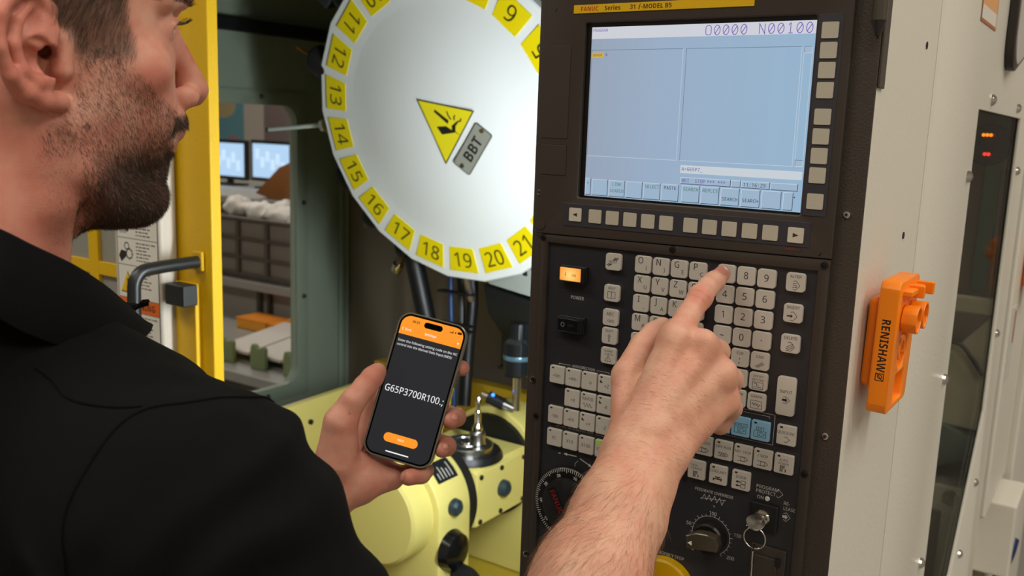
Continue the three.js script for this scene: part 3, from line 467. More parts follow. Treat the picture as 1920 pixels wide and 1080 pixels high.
// things seen through the side window
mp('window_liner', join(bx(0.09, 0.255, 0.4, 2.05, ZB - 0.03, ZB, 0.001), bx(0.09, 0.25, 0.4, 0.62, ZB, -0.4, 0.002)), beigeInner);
{
  const t = thing('drive_unit', 'dark drive unit with orange and red indicator lights behind the side window', 'drive unit', [0.2, 1.19, -1.1]);
  part('drive_case', join(bx(-0.075, 0.054, 0, 0.36, -0.055, 0.03, 0.004), bx(-0.075, -0.035, 0, 0.36, 0.03, 0.04, 0.003)), M(0x4a3f38, 0.45), t);
  part('drive_cover', bx(0.012, 0.04, 0.01, 0.35, 0.03, 0.036, 0.003), M(0x24402f, 0.4), t, 'dark green cover strip');
  part('display_window', lathe([[0.0001, 0.004], [0.034, 0.004], [0.037, 0]], [0.016, 0.272, 0.036], [0, 0, 1], 32), M(0x181c24, 0.25), t);
  part('drive_ledge', bx(-0.075, 0.054, -0.034, 0, -0.055, 0.04, 0.006), M(0x8f8a72, 0.5), t);
  for (const [k, c, p] of [[3, 0xff7a08, [0.2073, 1.4788, -1.045]], [2, 0xff2d20, [0.2126, 1.4456, -1.045]]]) for (let i = 0; i < k; i++) part('indicator_light', new THREE.SphereGeometry(0.0028, 12, 8).translate(p[0] - 0.2 + i * 0.0059, p[1] - 1.19, p[2] + 1.1), M(0x000000, 0.5, 0, { emissive: c, emissiveIntensity: 1.2 }), t, k === 3 ? 'orange indicator light' : 'red indicator light');
}
{
  const t = thing('cable_duct', 'grey duct with a dark strap behind the lower side window', 'duct', [0.2, 0.628, -1.1]);
  part('duct_cover', bx(-0.075, 0.054, 0.31, 0.53, -0.06, 0.03, 0.006), M(0xa79f8a, 0.5), t);
  part('duct_hood', slab(poly([[-0.075, 0.45], [-0.03, 0.475], [0.01, 0.475], [0.054, 0.53], [-0.075, 0.53]]), 0.07, 0.003).translate(0, 0, 0.04), M(0x4c433d, 0.5), t, 'dark hood over the duct');
  part('strap', tube([[-0.07, 0.445, 0.044], [-0.03, 0.472, 0.046], [0.008, 0.472, 0.046], [0.03, 0.45, 0.046], [0.052, 0.42, 0.046]], 0.004, 24, 8), rubber, t);
  part('sloped_cover', slab(poly([[-0.075, 0.2], [0.054, 0.265], [0.054, 0.3], [-0.075, 0.335]]), 0.08, 0.003).translate(0, 0, 0.05), M(0x46524a, 0.4), t);
  part('terminal_box', join(bx(-0.075, 0.054, 0, 0.2, -0.06, 0.045, 0.006)), M(0xb9b3a2, 0.5), t); part('terminal_door', bx(-0.07, 0.01, 0.01, 0.15, 0.045, 0.052, 0.004), M(0x6a6058, 0.5), t);
  part('cap', lathe([[0.006, 0.006], [0.012, 0.006], [0.013, 0]], [0.022, 0.18, 0.045], [0, 0, 1], 20), M(0x8c8676, 0.4), t);
}
// front left: fixed pillar with warning stickers, gridded guard window behind it
{
  mp('front_pillar', bx(-0.8774, -0.7604, FLOOR, 2.1, -0.098, -0.066, 0.006, 3), beigePale);
  const pic = canvas(640, 2048, (c, W, H) => {
    c.fillStyle = '#dcd8cf'; c.fillRect(0, 0, W, H); c.strokeStyle = '#26221f'; c.lineWidth = 6; c.strokeRect(3, 3, W - 6, H - 6);
    const rows = [0, 95, 345, 615, 945, 1085, 1385, 1560, 1860, 2045]; rows.forEach((y) => { c.beginPath(); c.moveTo(0, y); c.lineTo(W, y); c.stroke(); });
    const hd = (y, h, col, s, tc) => { c.fillStyle = col; c.fillRect(4, y + 4, W - 8, h - 8); c.fillStyle = tc; c.font = 'bold 88px sans-serif'; c.textAlign = 'center'; c.fillText(s, W / 2 + 40, y + h / 2 + 32); };
    hd(0, 95, '#b8142a', 'DANGER', '#efe8e2'); hd(945, 140, '#e0661c', 'WARNING', '#2a1a10');
    c.fillStyle = '#ece8e0'; c.fillRect(180, 22, 90, 60);
    c.textAlign = 'left'; c.fillStyle = '#5a544e';
    for (const [y, n] of [[130, 6], [380, 6], [650, 6], [1120, 6], [1600, 6]]) for (let i = 0; i < n; i++) { let x = 300; while (x < 560 - (i * 53) % 120) { const w = 20 + ((x * 7 + i * 31) % 46); c.fillRect(x, y + i * 34, w, 13); x += w + 12; } }
    c.fillStyle = c.strokeStyle = '#2a2622'; c.lineWidth = 12;
    c.fillRect(150, 130, 34, 150); c.beginPath(); c.moveTo(40, 190); c.lineTo(140, 170); c.lineTo(140, 215); c.lineTo(50, 225); c.fill(); for (let i = 0; i < 4; i++) { c.beginPath(); c.moveTo(70 + i * 22, 235); c.lineTo(50 + i * 30, 300); c.stroke(); }
    c.beginPath(); c.arc(190, 500, 46, 0, 7); c.stroke(); c.beginPath(); c.arc(150, 425, 34, 0, 7); c.stroke(); c.beginPath(); c.moveTo(20, 530); c.lineTo(60, 470); c.lineTo(150, 480); c.lineTo(140, 530); c.lineTo(60, 590); c.fill(); for (let i = 0; i < 8; i++) { c.beginPath(); c.moveTo(190 + 46 * Math.cos(i * 0.8), 500 + 46 * Math.sin(i * 0.8)); c.lineTo(190 + 62 * Math.cos(i * 0.8), 500 + 62 * Math.sin(i * 0.8)); c.stroke(); }
    c.fillStyle = '#e2b400'; c.beginPath(); c.moveTo(150, 680); c.lineTo(260, 890); c.lineTo(40, 890); c.fill(); c.stroke(); c.fillStyle = '#2a2622'; c.fillRect(140, 750, 20, 80); c.fillRect(140, 845, 20, 20);
  });
  const h = 0.1 * 2048 / 640, st = part('warning_sticker', planarUV(slab(rrect(0.102, h, 0.002, -0.816, 1.329 - h / 2 - FLOOR), 0.0008, 0.0001, 1).translate(0, 0, -0.0652), -0.867, 1.329 - h - FLOOR, 0.102, h), M(0xffffff, 0.45, 0, { map: pic }), mill, 'tall white sticker of warning pictograms with red and orange headers');
  mp('guard_pane', bx(-1.5, -0.8774, 0.5, 2.1, -0.11, -0.1, 0.001), M(0x8e8d84, 0.35));
  for (let i = 0; i < 5; i++) mp('guard_bar', bx(-0.993 - i * 0.13, -0.966 - i * 0.13, 0.5, 2.1, -0.1, -0.093, 0.001), yellow, 'yellow grid bar');
  for (let i = 0; i < 11; i++) mp('guard_bar', bx(-1.5, -0.8774, 1.2 + 0.061 * (i * 2 - 8), 1.222 + 0.061 * (i * 2 - 8), -0.1, -0.0935, 0.001), yellow, 'yellow grid bar');
}
// ---------------------------------------------------------------- the yellow sliding door
{
  const d = thing('sliding_door', 'bright yellow sliding door edge with a black tubular handle', 'door', [-0.72, 0.3, -0.1]);
  part('door_edge', boxUV(join(bx(-0.05, 0.0365, 0.103, 1.575, -0.0188, 0, 0.0025, 2), bx(-0.12, -0.05, 0.103, 1.575, -0.0185, -0.004, 0.002))), yellow, d);
  part('mount_plate', bx(-0.004, 0.02, 0.935, 0.965, 0, 0.006, 0.003), yellow, d);
  part('door_handle', tube([[0.008, 0.949, 0.002], [0.008, 0.9485, 0.03], [0.008, 0.947, 0.078], [0.008, 0.9435, 0.1], [0.008, 0.931, 0.1105], [0.008, 0.91, 0.1125], [0.008, 0.86, 0.113], [0.008, 0.7, 0.113], [0.008, 0.66, 0.11], [0.008, 0.648, 0.098], [0.008, 0.645, 0.07], [0.008, 0.645, 0.002]], 0.0095, 90, 16), M(0x1a1d1d, 0.38), d, 'black tubular pull handle');
  part('latch_bar', boxUV(bx(-0.041, 0.008, 0.5, 0.915, -0.002, 0.01, 0.002)), yellow, d);
  for (const y of [0.899, 0.665]) part('latch_block', bx(-0.032, 0.012, y - 0.016, y + 0.016, 0.008, 0.034, 0.002), M(0x1f2222, 0.5), d);
}
// ---------------------------------------------------------------- tool turret
const T15 = 15 * Math.PI / 180, turret = thing('tool_turret', 'large white round tool turret ringed with yellow number plates', 'turret', [-0.6823, 1.4613, -0.647]);
turret.rotation.x = T15;
const toolSpots = {};
{
  part('turret_disc', lathe([[0.0001, 0.03], [0.06, 0.0285], [0.12, 0.023], [0.18, 0.0135], [0.23, 0.004], [0.235, 0.0035], [0.322, 0], [0.325, -0.003], [0.325, -0.022], [0.0001, -0.022]], [0, 0, 0], [0, 0, 1], 21).rotateZ(0.15), M(0xe6eaea, 0.4), turret);
  part('turret_hub', cyl([0, 0, -0.16], [0, 0, -0.02], 0.24, 0.26, 42), M(0x2a2b28, 0.5), turret);
  const plate = poly([[-0.0295, 0.0265], [0.0295, 0.0265], [0.036, -0.0265], [-0.036, -0.0265]]);
  for (let k = 1; k <= 21; k++) {
    const a = (-89.5 + (k - 19) * 17.143) * Math.PI / 180, pic = canvas(150, 112, (c) => { c.fillStyle = '#e9d400'; c.fillRect(0, 0, 150, 112); c.fillStyle = '#23230f'; c.font = '92px sans-serif'; c.textAlign = 'center'; c.fillText(String(k), 75, 90); });
    const p = part('number_plate', planarUV(slab(plate, 0.0015, 0.0003, 1), -0.036, -0.0265, 0.072, 0.053), M(0xffffff, 0.45, 0, { map: pic }), turret);
    p.position.set(0.276 * Math.cos(a), 0.276 * Math.sin(a), 0.0037); p.rotation.z = a + Math.PI / 2; toolSpots[k] = a;
    const arm = part('gripper_arm', join(bx(-0.03, 0.03, -0.02, 0.07, -0.025, 0.025, 0.006), bx(-0.022, -0.008, 0.06, 0.11, -0.012, 0.012, 0.003), bx(0.008, 0.022, 0.06, 0.11, -0.012, 0.012, 0.003)), rubber, turret);
    arm.position.set(0.235 * Math.cos(a), 0.235 * Math.sin(a), -0.06); arm.rotation.z = a - Math.PI / 2;
  }
  const tri = [[-0.0311, 0.0589], [0.1011, 0.0389], [0.0177, -0.066]], O = [0.029, 0.0106];
  const sign = canvas(512, 512, (c) => {
    c.fillStyle = '#eadb1f'; c.fillRect(0, 0, 512, 512); c.save(); c.scale(512 / 0.136, -512 / 0.136); c.translate(0.034, -0.063); c.fillStyle = c.strokeStyle = '#1c1c14'; c.lineWidth = 0.0022;
    c.beginPath(); tri.forEach((p, i) => (i ? c.lineTo(...p) : c.moveTo(...p))); c.closePath(); c.lineWidth = 0.004; c.stroke(); c.lineWidth = 0.0028;
    const q = (x, y) => [-0.0311 + (x - 228) * 0.000229, 0.0605 - (y - 193) * 0.0001935]; const pl = (...a) => { c.beginPath(); a.forEach(([x, y], i) => (i ? c.lineTo(...q(x, y)) : c.moveTo(...q(x, y)))); };
    pl([405, 300], [535, 405], [520, 440], [393, 322]); c.fill(); pl([400, 470], [500, 462], [555, 500], [560, 455], [615, 412], [645, 405], [600, 455], [590, 510], [645, 560], [590, 520], [445, 547]); c.fill();
    pl([528, 315], [536, 355], [560, 395]); c.stroke(); pl([606, 350], [592, 375], [594, 400]); c.stroke(); pl([664, 380], [655, 408], [628, 410]); c.stroke(); c.restore();
  });
  part('warning_sign', planarUV(slab(poly(tri), 0.0015, 0.0003, 1), -0.034, -0.073, 0.136, 0.136).translate(0, 0, 0.0315), M(0xffffff, 0.45, 0, { map: sign }), turret, 'yellow triangle warning of crushed hands');
  const bt = [[0.0994, 0.0181], [0.1314, -0.0077], [0.0699, -0.0876], [0.0366, -0.0607]], cx = 0.0843, cy = -0.0345, ang = Math.atan2(0.0789, 0.0622);
  const bp = part('type_plate', planarUV(slab(rrect(0.1005, 0.0415, 0.005), 0.002, 0.0004, 1), -0.0502, -0.0207, 0.1005, 0.0415), M(0xffffff, 0.4, 0.2, { map: canvas(500, 206, (c) => { c.fillStyle = '#3a3d38'; c.fillRect(0, 0, 500, 206); c.fillStyle = '#9a9b90'; c.beginPath(); c.roundRect(8, 8, 484, 190, 20); c.fill(); c.fillStyle = '#171713'; c.font = 'bold 148px sans-serif'; c.textAlign = 'center'; c.fillText('BBT', 250, 157, 330); }) }), turret, 'grey plate lettered BBT');
  bp.position.set(cx, cy, 0.0292); bp.rotation.set(0, 0.09, ang);
  for (const s of [-1, 1]) part('rivet', lathe([[0.0001, 0.002], [0.004, 0.0015], [0.005, 0]], [s * 0.043, 0.002, 0], [0, 0, 1], 14), chrome, bp);
}
// tools held around the turret, each pointing outwards
function toolAt(k, label, build, lean = 0) {
  const a = toolSpots[k], t = thing('tool', label, 'tool'), q = new THREE.Quaternion().setFromEuler(new THREE.Euler(T15, 0, 0));
  t.quaternion.copy(q).multiply(new THREE.Quaternion().setFromEuler(new THREE.Euler(0, 0, a - Math.PI / 2))).multiply(new THREE.Quaternion().setFromEuler(new THREE.Euler(lean, 0, 0)));
  t.position.copy(V(0.352 * Math.cos(a), 0.352 * Math.sin(a), -0.045).applyQuaternion(q)).add(turret.position); build(t); return t;
}
const turn = (prof, t, name, m, n = 28) => part(name, lathe(prof, [0, 0, 0], [0, 1, 0], n), m, t);
toolAt(11, 'bulky black tool holder with a fin beside plate 11', (t) => { turn([[0.0001, -0.03], [0.032, -0.03], [0.034, 0.01], [0.03, 0.05], [0.02, 0.055], [0.0001, 0.055]], t, 'holder_body', black); part('holder_flange', bx(-0.045, 0.045, 0.0, 0.05, -0.02, 0.03, 0.006), M(0x24282a, 0.4), t); turn([[0.0001, 0.055], [0.012, 0.055], [0.011, 0.1], [0.0001, 0.102]], t, 'cutter', dull); });
toolAt(12, 'black collet holder with a thin gold drill beside plate 12', (t) => { t.position.y -= 0.065; turn([[0.0001, -0.03], [0.022, -0.03], [0.03, -0.01], [0.031, 0.035], [0.026, 0.042], [0.0001, 0.043]], t, 'holder_body', rubber); turn([[0.0001, 0.04], [0.003, 0.04], [0.003, 0.085], [0.0001, 0.09]], t, 'drill', M(0xa56a10, 0.35, 0.8)); }, 0.1);
toolAt(14, 'long white touch probe stylus in a gold and steel collar beside plate 14', (t) => { t.position.y += 0.012;
  turn([[0.0001, -0.03], [0.018, -0.03], [0.02, 0.0], [0.014, 0.005], [0.0001, 0.005]], t, 'holder_body', rubber); turn([[0.0001, 0.004], [0.017, 0.004], [0.0175, 0.014], [0.012, 0.016], [0.0001, 0.016]], t, 'collar', M(0x9a7a3a, 0.3, 1)); turn([[0.0001, 0.016], [0.015, 0.016], [0.015, 0.027], [0.006, 0.032], [0.0001, 0.032]], t, 'collar', chrome);
  turn([[0.0001, 0.03], [0.0052, 0.03], [0.005, 0.05], [0.0045, 0.2], [0.0001, 0.202]], t, 'stylus', M(0xcfdcd4, 0.4)); part('stylus_tip', new THREE.SphereGeometry(0.0048, 14, 10).translate(0, 0.205, 0), rubber, t);
}, 0.03);
toolAt(15, 'short black tool holder just showing beside plate 15', (t) => turn([[0.0001, -0.03], [0.02, -0.03], [0.027, -0.01], [0.027, 0.012], [0.02, 0.016], [0.0001, 0.016]], t, 'holder_body', rubber));
toolAt(16, 'slim cutter in a black holder between plates 16 and 17', (t) => { turn([[0.0001, -0.03], [0.02, -0.03], [0.025, -0.012], [0.024, 0.01], [0.014, 0.016], [0.0001, 0.016]], t, 'holder_body', rubber); turn([[0.0001, 0.015], [0.006, 0.015], [0.0055, 0.04], [0.0001, 0.046]], t, 'cutter', dull); });
toolAt(17, 'steel tool with a shiny tip below plate 17', (t) => { turn([[0.0001, -0.03], [0.022, -0.03], [0.026, -0.005], [0.02, 0.008], [0.0001, 0.01]], t, 'holder_body', rubber); turn([[0.0001, 0.008], [0.011, 0.008], [0.009, 0.045], [0.0001, 0.045]], t, 'shank', M(0x7a6a60, 0.35, 1)); turn([[0.0001, 0.045], [0.013, 0.046], [0.012, 0.066], [0.006, 0.074], [0.0001, 0.076]], t, 'cutter', chrome); });
toolAt(19, 'short steel rod tool hanging below plate 18', (t) => { t.position.x -= 0.035; turn([[0.0001, -0.03], [0.0085, -0.03], [0.0085, 0.04], [0.007, 0.043], [0.0001, 0.043]], t, 'shank', M(0xa89a90, 0.35, 0.9)); }, -0.1);
// ---------------------------------------------------------------- spindle, cables, chamber lamp
{
  const t = thing('milling_spindle', 'dark spindle head with a drop shaped cover behind the turret', 'spindle', [-0.6346, 1.0637, -0.7856]);
  part('head_cover', slab(poly([[-0.045, 0.07], [0.2, 0.03], [0.2, -0.1], [0.005, -0.1], [0.005, -0.03], [-0.03, 0.01]]), 0.16, 0.008, 3), M(0x191a1a, 0.4), t);
  part('head_plate', slab(poly([[-0.09, 0.13], [0.2, 0.11], [0.2, 0.045], [-0.02, 0.075]]), 0.18, 0.004).translate(0, 0, 0.01), M(0xa3aaa4, 0.4), t);
  part('splash_lip', bx(0.003, 0.2, -0.105, -0.098, -0.17, 0.005, 0.002), M(0x3d3a30, 0.4), t);
}
{
  const t = thing('spindle_probe', 'black cylindrical probe held upright in the spindle with a blue lit sensor', 'probe', [-0.5343, 1.0336, -0.712]);
  turn([[0.0001, 0.05], [0.018, 0.05], [0.02, 0.02], [0.0295, 0.012], [0.0295, -0.05], [0.026, -0.056], [0.0001, -0.056]], t, 'probe_body', M(0x15181b, 0.25));
  part('probe_band', lathe([[0.0297, -0.022], [0.0301, -0.021], [0.0301, -0.014], [0.0297, -0.013]], [0, 0, 0], [0, 1, 0]), M(0x5c7a8c, 0.3, 0.4), t);
  turn([[0.0001, -0.056], [0.0085, -0.056], [0.0085, -0.128], [0.0001, -0.13]], t, 'probe_stem', chrome);
  const s = part('side_sensor', cyl([-0.002, -0.126, 0.004], [-0.024, -0.119, 0.01], 0.008, 0.0105), steel, t);
  part('sensor_body', cyl([-0.022, -0.1195, 0.01], [-0.056, -0.108, 0.018], 0.0125, 0.0125), M(0x15181c, 0.3), s); part('sensor_light', new THREE.SphereGeometry(0.0035, 10, 8).translate(-0.042, -0.1, 0.022), M(0x000000, 0.5, 0, { emissive: 0x2a6cff, emissiveIntensity: 2.5 }), s);
  part('sensor_nose', cyl([-0.055, -0.1085, 0.0175], [-0.07, -0.104, 0.021], 0.008, 0.0065), steel, s);
}
{
  const cables = [[[845, 500], [846, 590], [850, 700], [852, 800], 0x123a6a, 0.0055, 'blue hose'], [[800, 500], [810, 560], [822, 640], [835, 740], 0x0d0e0f, 0.021, 'thick black hose'], [[880, 480], [884, 560], [876, 660], [872, 760], 0x0e0f10, 0.013, 'black hose'], [[862, 500], [866, 590], [864, 680], [860, 760], 0x3a3a34, 0.008, 'grey hose']];
  const pts = { 0: [[-0.7925, 1.1555, -0.8213], [-0.7783, 1.0512, -0.8089], [-0.7642, 0.9211, -0.8033], [-0.7476, 0.8046, -0.79]], 1: [[-0.8508, 1.1787, -0.7627], [-0.8262, 1.0989, -0.7625], [-0.8019, 0.9939, -0.7689], [-0.7709, 0.856, -0.7607]], 2: [[-0.7584, 1.1802, -0.8493], [-0.7437, 1.0876, -0.8397], [-0.7427, 0.9688, -0.8277], [-0.7339, 0.852, -0.8091]], 3: [[-0.7938, 1.1517, -0.8563], [-0.7765, 1.0459, -0.8457], [-0.7651, 0.9399, -0.831], [-0.7572, 0.8456, -0.8166]] };
  cables.forEach((c, i) => single('hose', tube(pts[i], c[5], 40, 12), M(c[4], 0.45), c[6] + ' hanging behind the turret and the phone', 'hose'));
  const t = thing('hose_clip', 'thin black clips tying the hoses behind the turret together', 'clip', [-0.7399, 1.0389, -0.771]);
  for (const y of [0, -0.012, 0.07]) part('clip_strap', bx(-0.05, 0.04, y - 0.002, y + 0.002, -0.02, 0.0, 0.001), rubber, t);
}
// ---------------------------------------------------------------- yellow rotary table
{
  const cx = -0.66, cy = 0.737, t = thing('rotary_table', 'pale yellow tilting rotary table with round motor housing and steel platen', 'rotary table', [0, 0, 0]);
  const z = (prof, m, name, label) => part(name, lathe(prof, [cx, cy, 0], [0, 0, 1], 56), m, t, label);
  z([[0.0001, -0.437], [0.088, -0.437], [0.094, -0.442], [0.095, -0.492], [0.09, -0.497], [0.0001, -0.497]].map(([r, a]) => [r, a]).reverse(), paleYellow, 'motor_cover');
  const arch = (w, y0) => { const s = new THREE.Shape(); s.moveTo(cx + w, y0); s.lineTo(cx + w, cy); s.absarc(cx, cy, w, 0, Math.PI); s.lineTo(cx - w, y0); return s; };
  const fb = part('front_bracket', boxUV(slab(arch(0.11, 0.502), 0.095, 0.004, 3, 20).translate(0, 0, -0.493)), paleYellow, t);
  part('seal_ring', cyl([cx, cy, -0.606], [cx, cy, -0.586], 0.113, 0.113, 56), rubber, t);
  part('cradle', boxUV(join(bx(cx - 0.085, -0.555, 0.684, 0.8, -0.795, -0.606, 0.004), bx(-0.56, -0.55, 0.686, 0.797, -0.785, -0.607, 0.003), bx(cx - 0.085, -0.56, 0.797, 0.803, -0.79, -0.61, 0.003))), paleYellow, t);
  for (const [y, zz] of [[0.787, -0.62], [0.787, -0.69], [0.787, -0.77], [0.695, -0.62], [0.695, -0.69], [0.695, -0.77]]) part('bolt', cyl([-0.552, y, zz], [-0.547, y, zz], 0.005), black, t);
  part('cable_gland', lathe([[0.0001, 0.016], [0.011, 0.015], [0.0165, 0.01], [0.018, 0]], [-0.55, 0.742, -0.696], [1, 0, 0], 24), M(0x22343c, 0.35), t);
  part('cable_gland', lathe([[0.0001, 0.016], [0.01, 0.015], [0.0155, 0.01], [0.017, 0]], [-0.55, 0.7553, -0.5339], [1, 0, 0], 24), M(0x22343c, 0.35), fb);
  part('drive_cap', lathe([[0.0001, 0.03], [0.018, 0.028], [0.034, 0.018], [0.038, 0.006], [0.04, 0]], [-0.55, 0.6719, -0.5272], [1, 0, 0], 40), M(0x0d0d0e, 0.22), fb, 'glossy black round cap');
  part('hose_elbow', tube([[cx + 0.115, 0.62, -0.545], [cx + 0.15, 0.615, -0.54], [cx + 0.18, 0.6, -0.5], [cx + 0.19, 0.56, -0.44]], 0.02, 24, 14), rubber, fb);
  part('rear_bracket', boxUV(slab(arch(0.125, 0.502), 0.09, 0.004, 3, 20).translate(0, 0, -0.81)), paleYellow, t); part('seal_ring', cyl([cx, cy, -0.809], [cx, cy, -0.796], 0.112, 0.112, 56), rubber, t);
  const P = [-0.621, 0.803, -0.668];
  part('platen_base', lathe([[0.0001, 0.014], [0.068, 0.014], [0.072, 0.008], [0.074, 0]], P, [0, 1, 0], 48), black, t);
  const pl = part('platen', lathe([[0.0001, 0.03], [0.012, 0.03], [0.013, 0.027], [0.022, 0.027], [0.023, 0.025], [0.036, 0.025], [0.037, 0.027], [0.05, 0.027], [0.053, 0.025], [0.054, 0.014], [0.056, 0.013]], P, [0, 1, 0], 56), M(0xc9c9c6, 0.26, 1), t, 'steel turntable');
  for (let i = 0; i < 8; i++) { const a = i * Math.PI / 4; part('bolt_hole', cyl([P[0] + 0.04 * Math.cos(a), 0.83, P[2] + 0.04 * Math.sin(a)], [P[0] + 0.04 * Math.cos(a), 0.8308, P[2] + 0.04 * Math.sin(a)], 0.0045), black, pl); }
  // stickers on the motor bracket's round shoulder, bent to it
  const bent = (r, a0, a1, z0, z1) => { const g = new THREE.CylinderGeometry(r, r, z1 - z0, 12, 1, true, a0, a1 - a0); g.rotateX(Math.PI / 2); return g.translate(cx, cy, (z0 + z1) / 2); };
  part('name_plate', bent(0.1106, Math.PI - 0.95, Math.PI - 0.55, -0.572, -0.512), M(0xffffff, 0.4, 0, { map: canvas(128, 128, (c) => { c.fillStyle = '#16181a'; c.fillRect(0, 0, 128, 128); c.fillStyle = '#b8b6ae'; for (let i = 0; i < 5; i++) c.fillRect(16, 20 + i * 20, 40 + (i * 37) % 50, 6); }), side: THREE.DoubleSide }), fb, 'black name plate');
  part('warning_sticker', bent(0.1106, Math.PI - 0.45, Math.PI - 0.15, -0.565, -0.52), M(0xe2c418, 0.4, 0, { side: THREE.DoubleSide }), fb, 'yellow sticker');
}
{
  const t = thing('tool_setter', 'small turned steel gauge standing on the rotary platen', 'gauge', [-0.602, 0.83, -0.676]);
  turn([[0.0001, 0.026], [0.0135, 0.026], [0.0165, 0.022], [0.0165, 0.004], [0.018, 0], [0.0001, 0]], t, 'gauge_base', steel); turn([[0.011, 0.026], [0.011, 0.035], [0.008, 0.04], [0.0065, 0.044], [0.0065, 0.066], [0.0045, 0.07], [0.0045, 0.082], [0.006, 0.084], [0.006, 0.093], [0.004, 0.098], [0.0001, 0.099]], t, 'gauge_stem', chrome);
}
{ // yellow table castings behind and beside the rotary unit
  const t = thing('machine_table', 'yellow machine table and guard plates behind the rotary table', 'table', [0, 0, 0]);
  part('rear_guard', boxUV(join(bx(-1.2, 0.02, 0.5, 0.835, -1.06, -1.02, 0.006), bx(-1.2, 0.02, 0.69, 0.72, -1.02, -0.9, 0.004))), M(0xc8a51e, 0.42), t, 'amber yellow rear guard');
  const g = part('side_guard', boxUV(slab(poly([[-0.36, 0], [0.5, 0], [0.5, 0.17], [-0.36, 0.15]]), 0.02, 0.003).rotateY(Math.PI / 2).translate(-1.08, 0.665, -0.55)), paleYellow, t, 'pale yellow side guard with black screws');
  part('guard_shelf', boxUV(bx(-1.1, -0.79, 0.63, 0.665, -1.0, -0.25, 0.006)), paleYellow, t);
  for (let i = 0; i < 7; i++) part('bolt', cyl([-1.08, 0.775, -0.4 - i * 0.055], [-1.074, 0.775, -0.4 - i * 0.055], 0.006, 0.006, 12), black, g);
  part('table_bed', boxUV(join(bx(-0.78, -0.2, 0.44, 0.5, -0.95, -0.4, 0.006), bx(-0.52, -0.2, 0.5, 0.58, -0.95, -0.75, 0.006), bx(-0.5, -0.3, 0.5, 0.54, -0.75, -0.55, 0.006))), M(0xb8a032, 0.45), t);
}
{
  const t = thing('work_light', 'slim white lamp bar on the chamber wall beside the door opening', 'lamp', [0.03, 1.12, -0.2]);
  part('lamp_housing', bx(-0.005, 0.03, -0.32, 0.32, -0.035, 0.035, 0.006), M(0xbfc2c0, 0.4), t);
  part('lamp_tube', bx(-0.012, -0.005, -0.3, 0.3, -0.026, 0.026, 0.003), M(0x222222, 0.4, 0, { emissive: WORK_COLOR, emissiveIntensity: 2 }), t);
  const l = new THREE.RectAreaLight(WORK_COLOR, WORK_GLOW, 0.05, 0.6); l.position.set(0.016, 1.12, -0.2); l.lookAt(-0.7, 0.98, -0.62); scene.add(l);
}
// ---------------------------------------------------------------- orange probe holders stuck on the machine
function holder(name, label, pos, group) {
  const t = thing(name, label, 'holder', pos);
  part('magnet_base', bx(0, 0.0105, 0.019, 0.099, -0.068, -0.014, 0.005, 3), orange, t);
  const s = rrect(0.08, 0.1165, 0.007, 0.04, 0.05825);                          // drawn in (-z, y), extruded along +x
  s.holes.push(rrect(0.034, 0.026, 0.002, 0.042, 0.0185, new THREE.Path()));
  const c = new THREE.Path(); c.absarc(0.04, 0.053, 0.0185, 0, Math.PI * 2); s.holes.push(c);
  part('holder_body', slab(s, 0.0165, 0.0012, 3, 12).rotateY(Math.PI / 2).translate(0.0275, 0, 0), orange, t);
  part('body_back', bx(0.0112, 0.0205, 0.003, 0.112, -0.077, -0.003, 0.002), orange, t);
  const hook = new THREE.Shape(); hook.absarc(0.04, 0.053, 0.0125, -0.6, Math.PI * 1.25); hook.absarc(0.04, 0.053, 0.0075, Math.PI * 1.25, -0.6, true);
  part('hook', slab(hook, 0.014, 0.0006, 2, 14).rotateY(Math.PI / 2).translate(0.0275, 0, 0), orange, t);
  for (const z of [-0.0245, -0.0545]) part('socket_tube', lathe([[0.0085, 0.002], [0.0118, 0.002], [0.0124, 0.0135], [0.0121, 0.0142], [0.0104, 0.0142], [0.01, 0.0135], [0.0098, 0.002]], [0.0265, 0.083, z], [1, 0, 0], 40), orange, t);
  part('clip_fork', join(bx(0.0265, 0.035, 0.1035, 0.1085, -0.068, -0.012, 0.0012), bx(0.0265, 0.042, 0.1, 0.111, -0.074, -0.068, 0.0012), bx(0.0265, 0.04, 0.1, 0.111, -0.042, -0.037, 0.0012)), orange, t);
  const f = slab(rrect(0.1, 0.0138, 0.0002), 0.0004, 0, 1); planarUV(f, -0.05, -0.0069, 0.1, 0.0138);
  const w = part('lettering', f, M(0xffffff, 0.42, 0, { map: canvas(1000, 138, (x) => { x.fillStyle = '#fd8900'; x.fillRect(0, 0, 1000, 138); x.translate(110, 6); x.fillStyle = '#1d140c'; x.font = 'bold 98px sans-serif'; x.fillText('RENISHAW', 130, 98, 468); x.strokeStyle = '#1d140c'; x.lineWidth = 7; x.strokeRect(612, 32, 62, 66); x.beginPath(); x.arc(638, 64, 17, 0, 7); x.stroke(); x.beginPath(); x.moveTo(612, 90); x.lineTo(674, 40); x.stroke(); }) }), t, 'black maker lettering'); w.position.set(0.0195, 0.0585, 0.0002); w.rotation.z = -Math.PI / 2;
  return t;
}
holder('probe_holder', 'orange plastic holder with two round sockets on the beige side of the machine', [0.262, 1.231, -0.035]);
holder('probe_holder', 'orange holder at the right picture edge, mostly out of view', [0.27, 1.165, -1.32]).scale.setScalar(0.93);
for (const o of scene.children) if (o.name.startsWith('probe_holder')) o.rotation.z = -0.02;
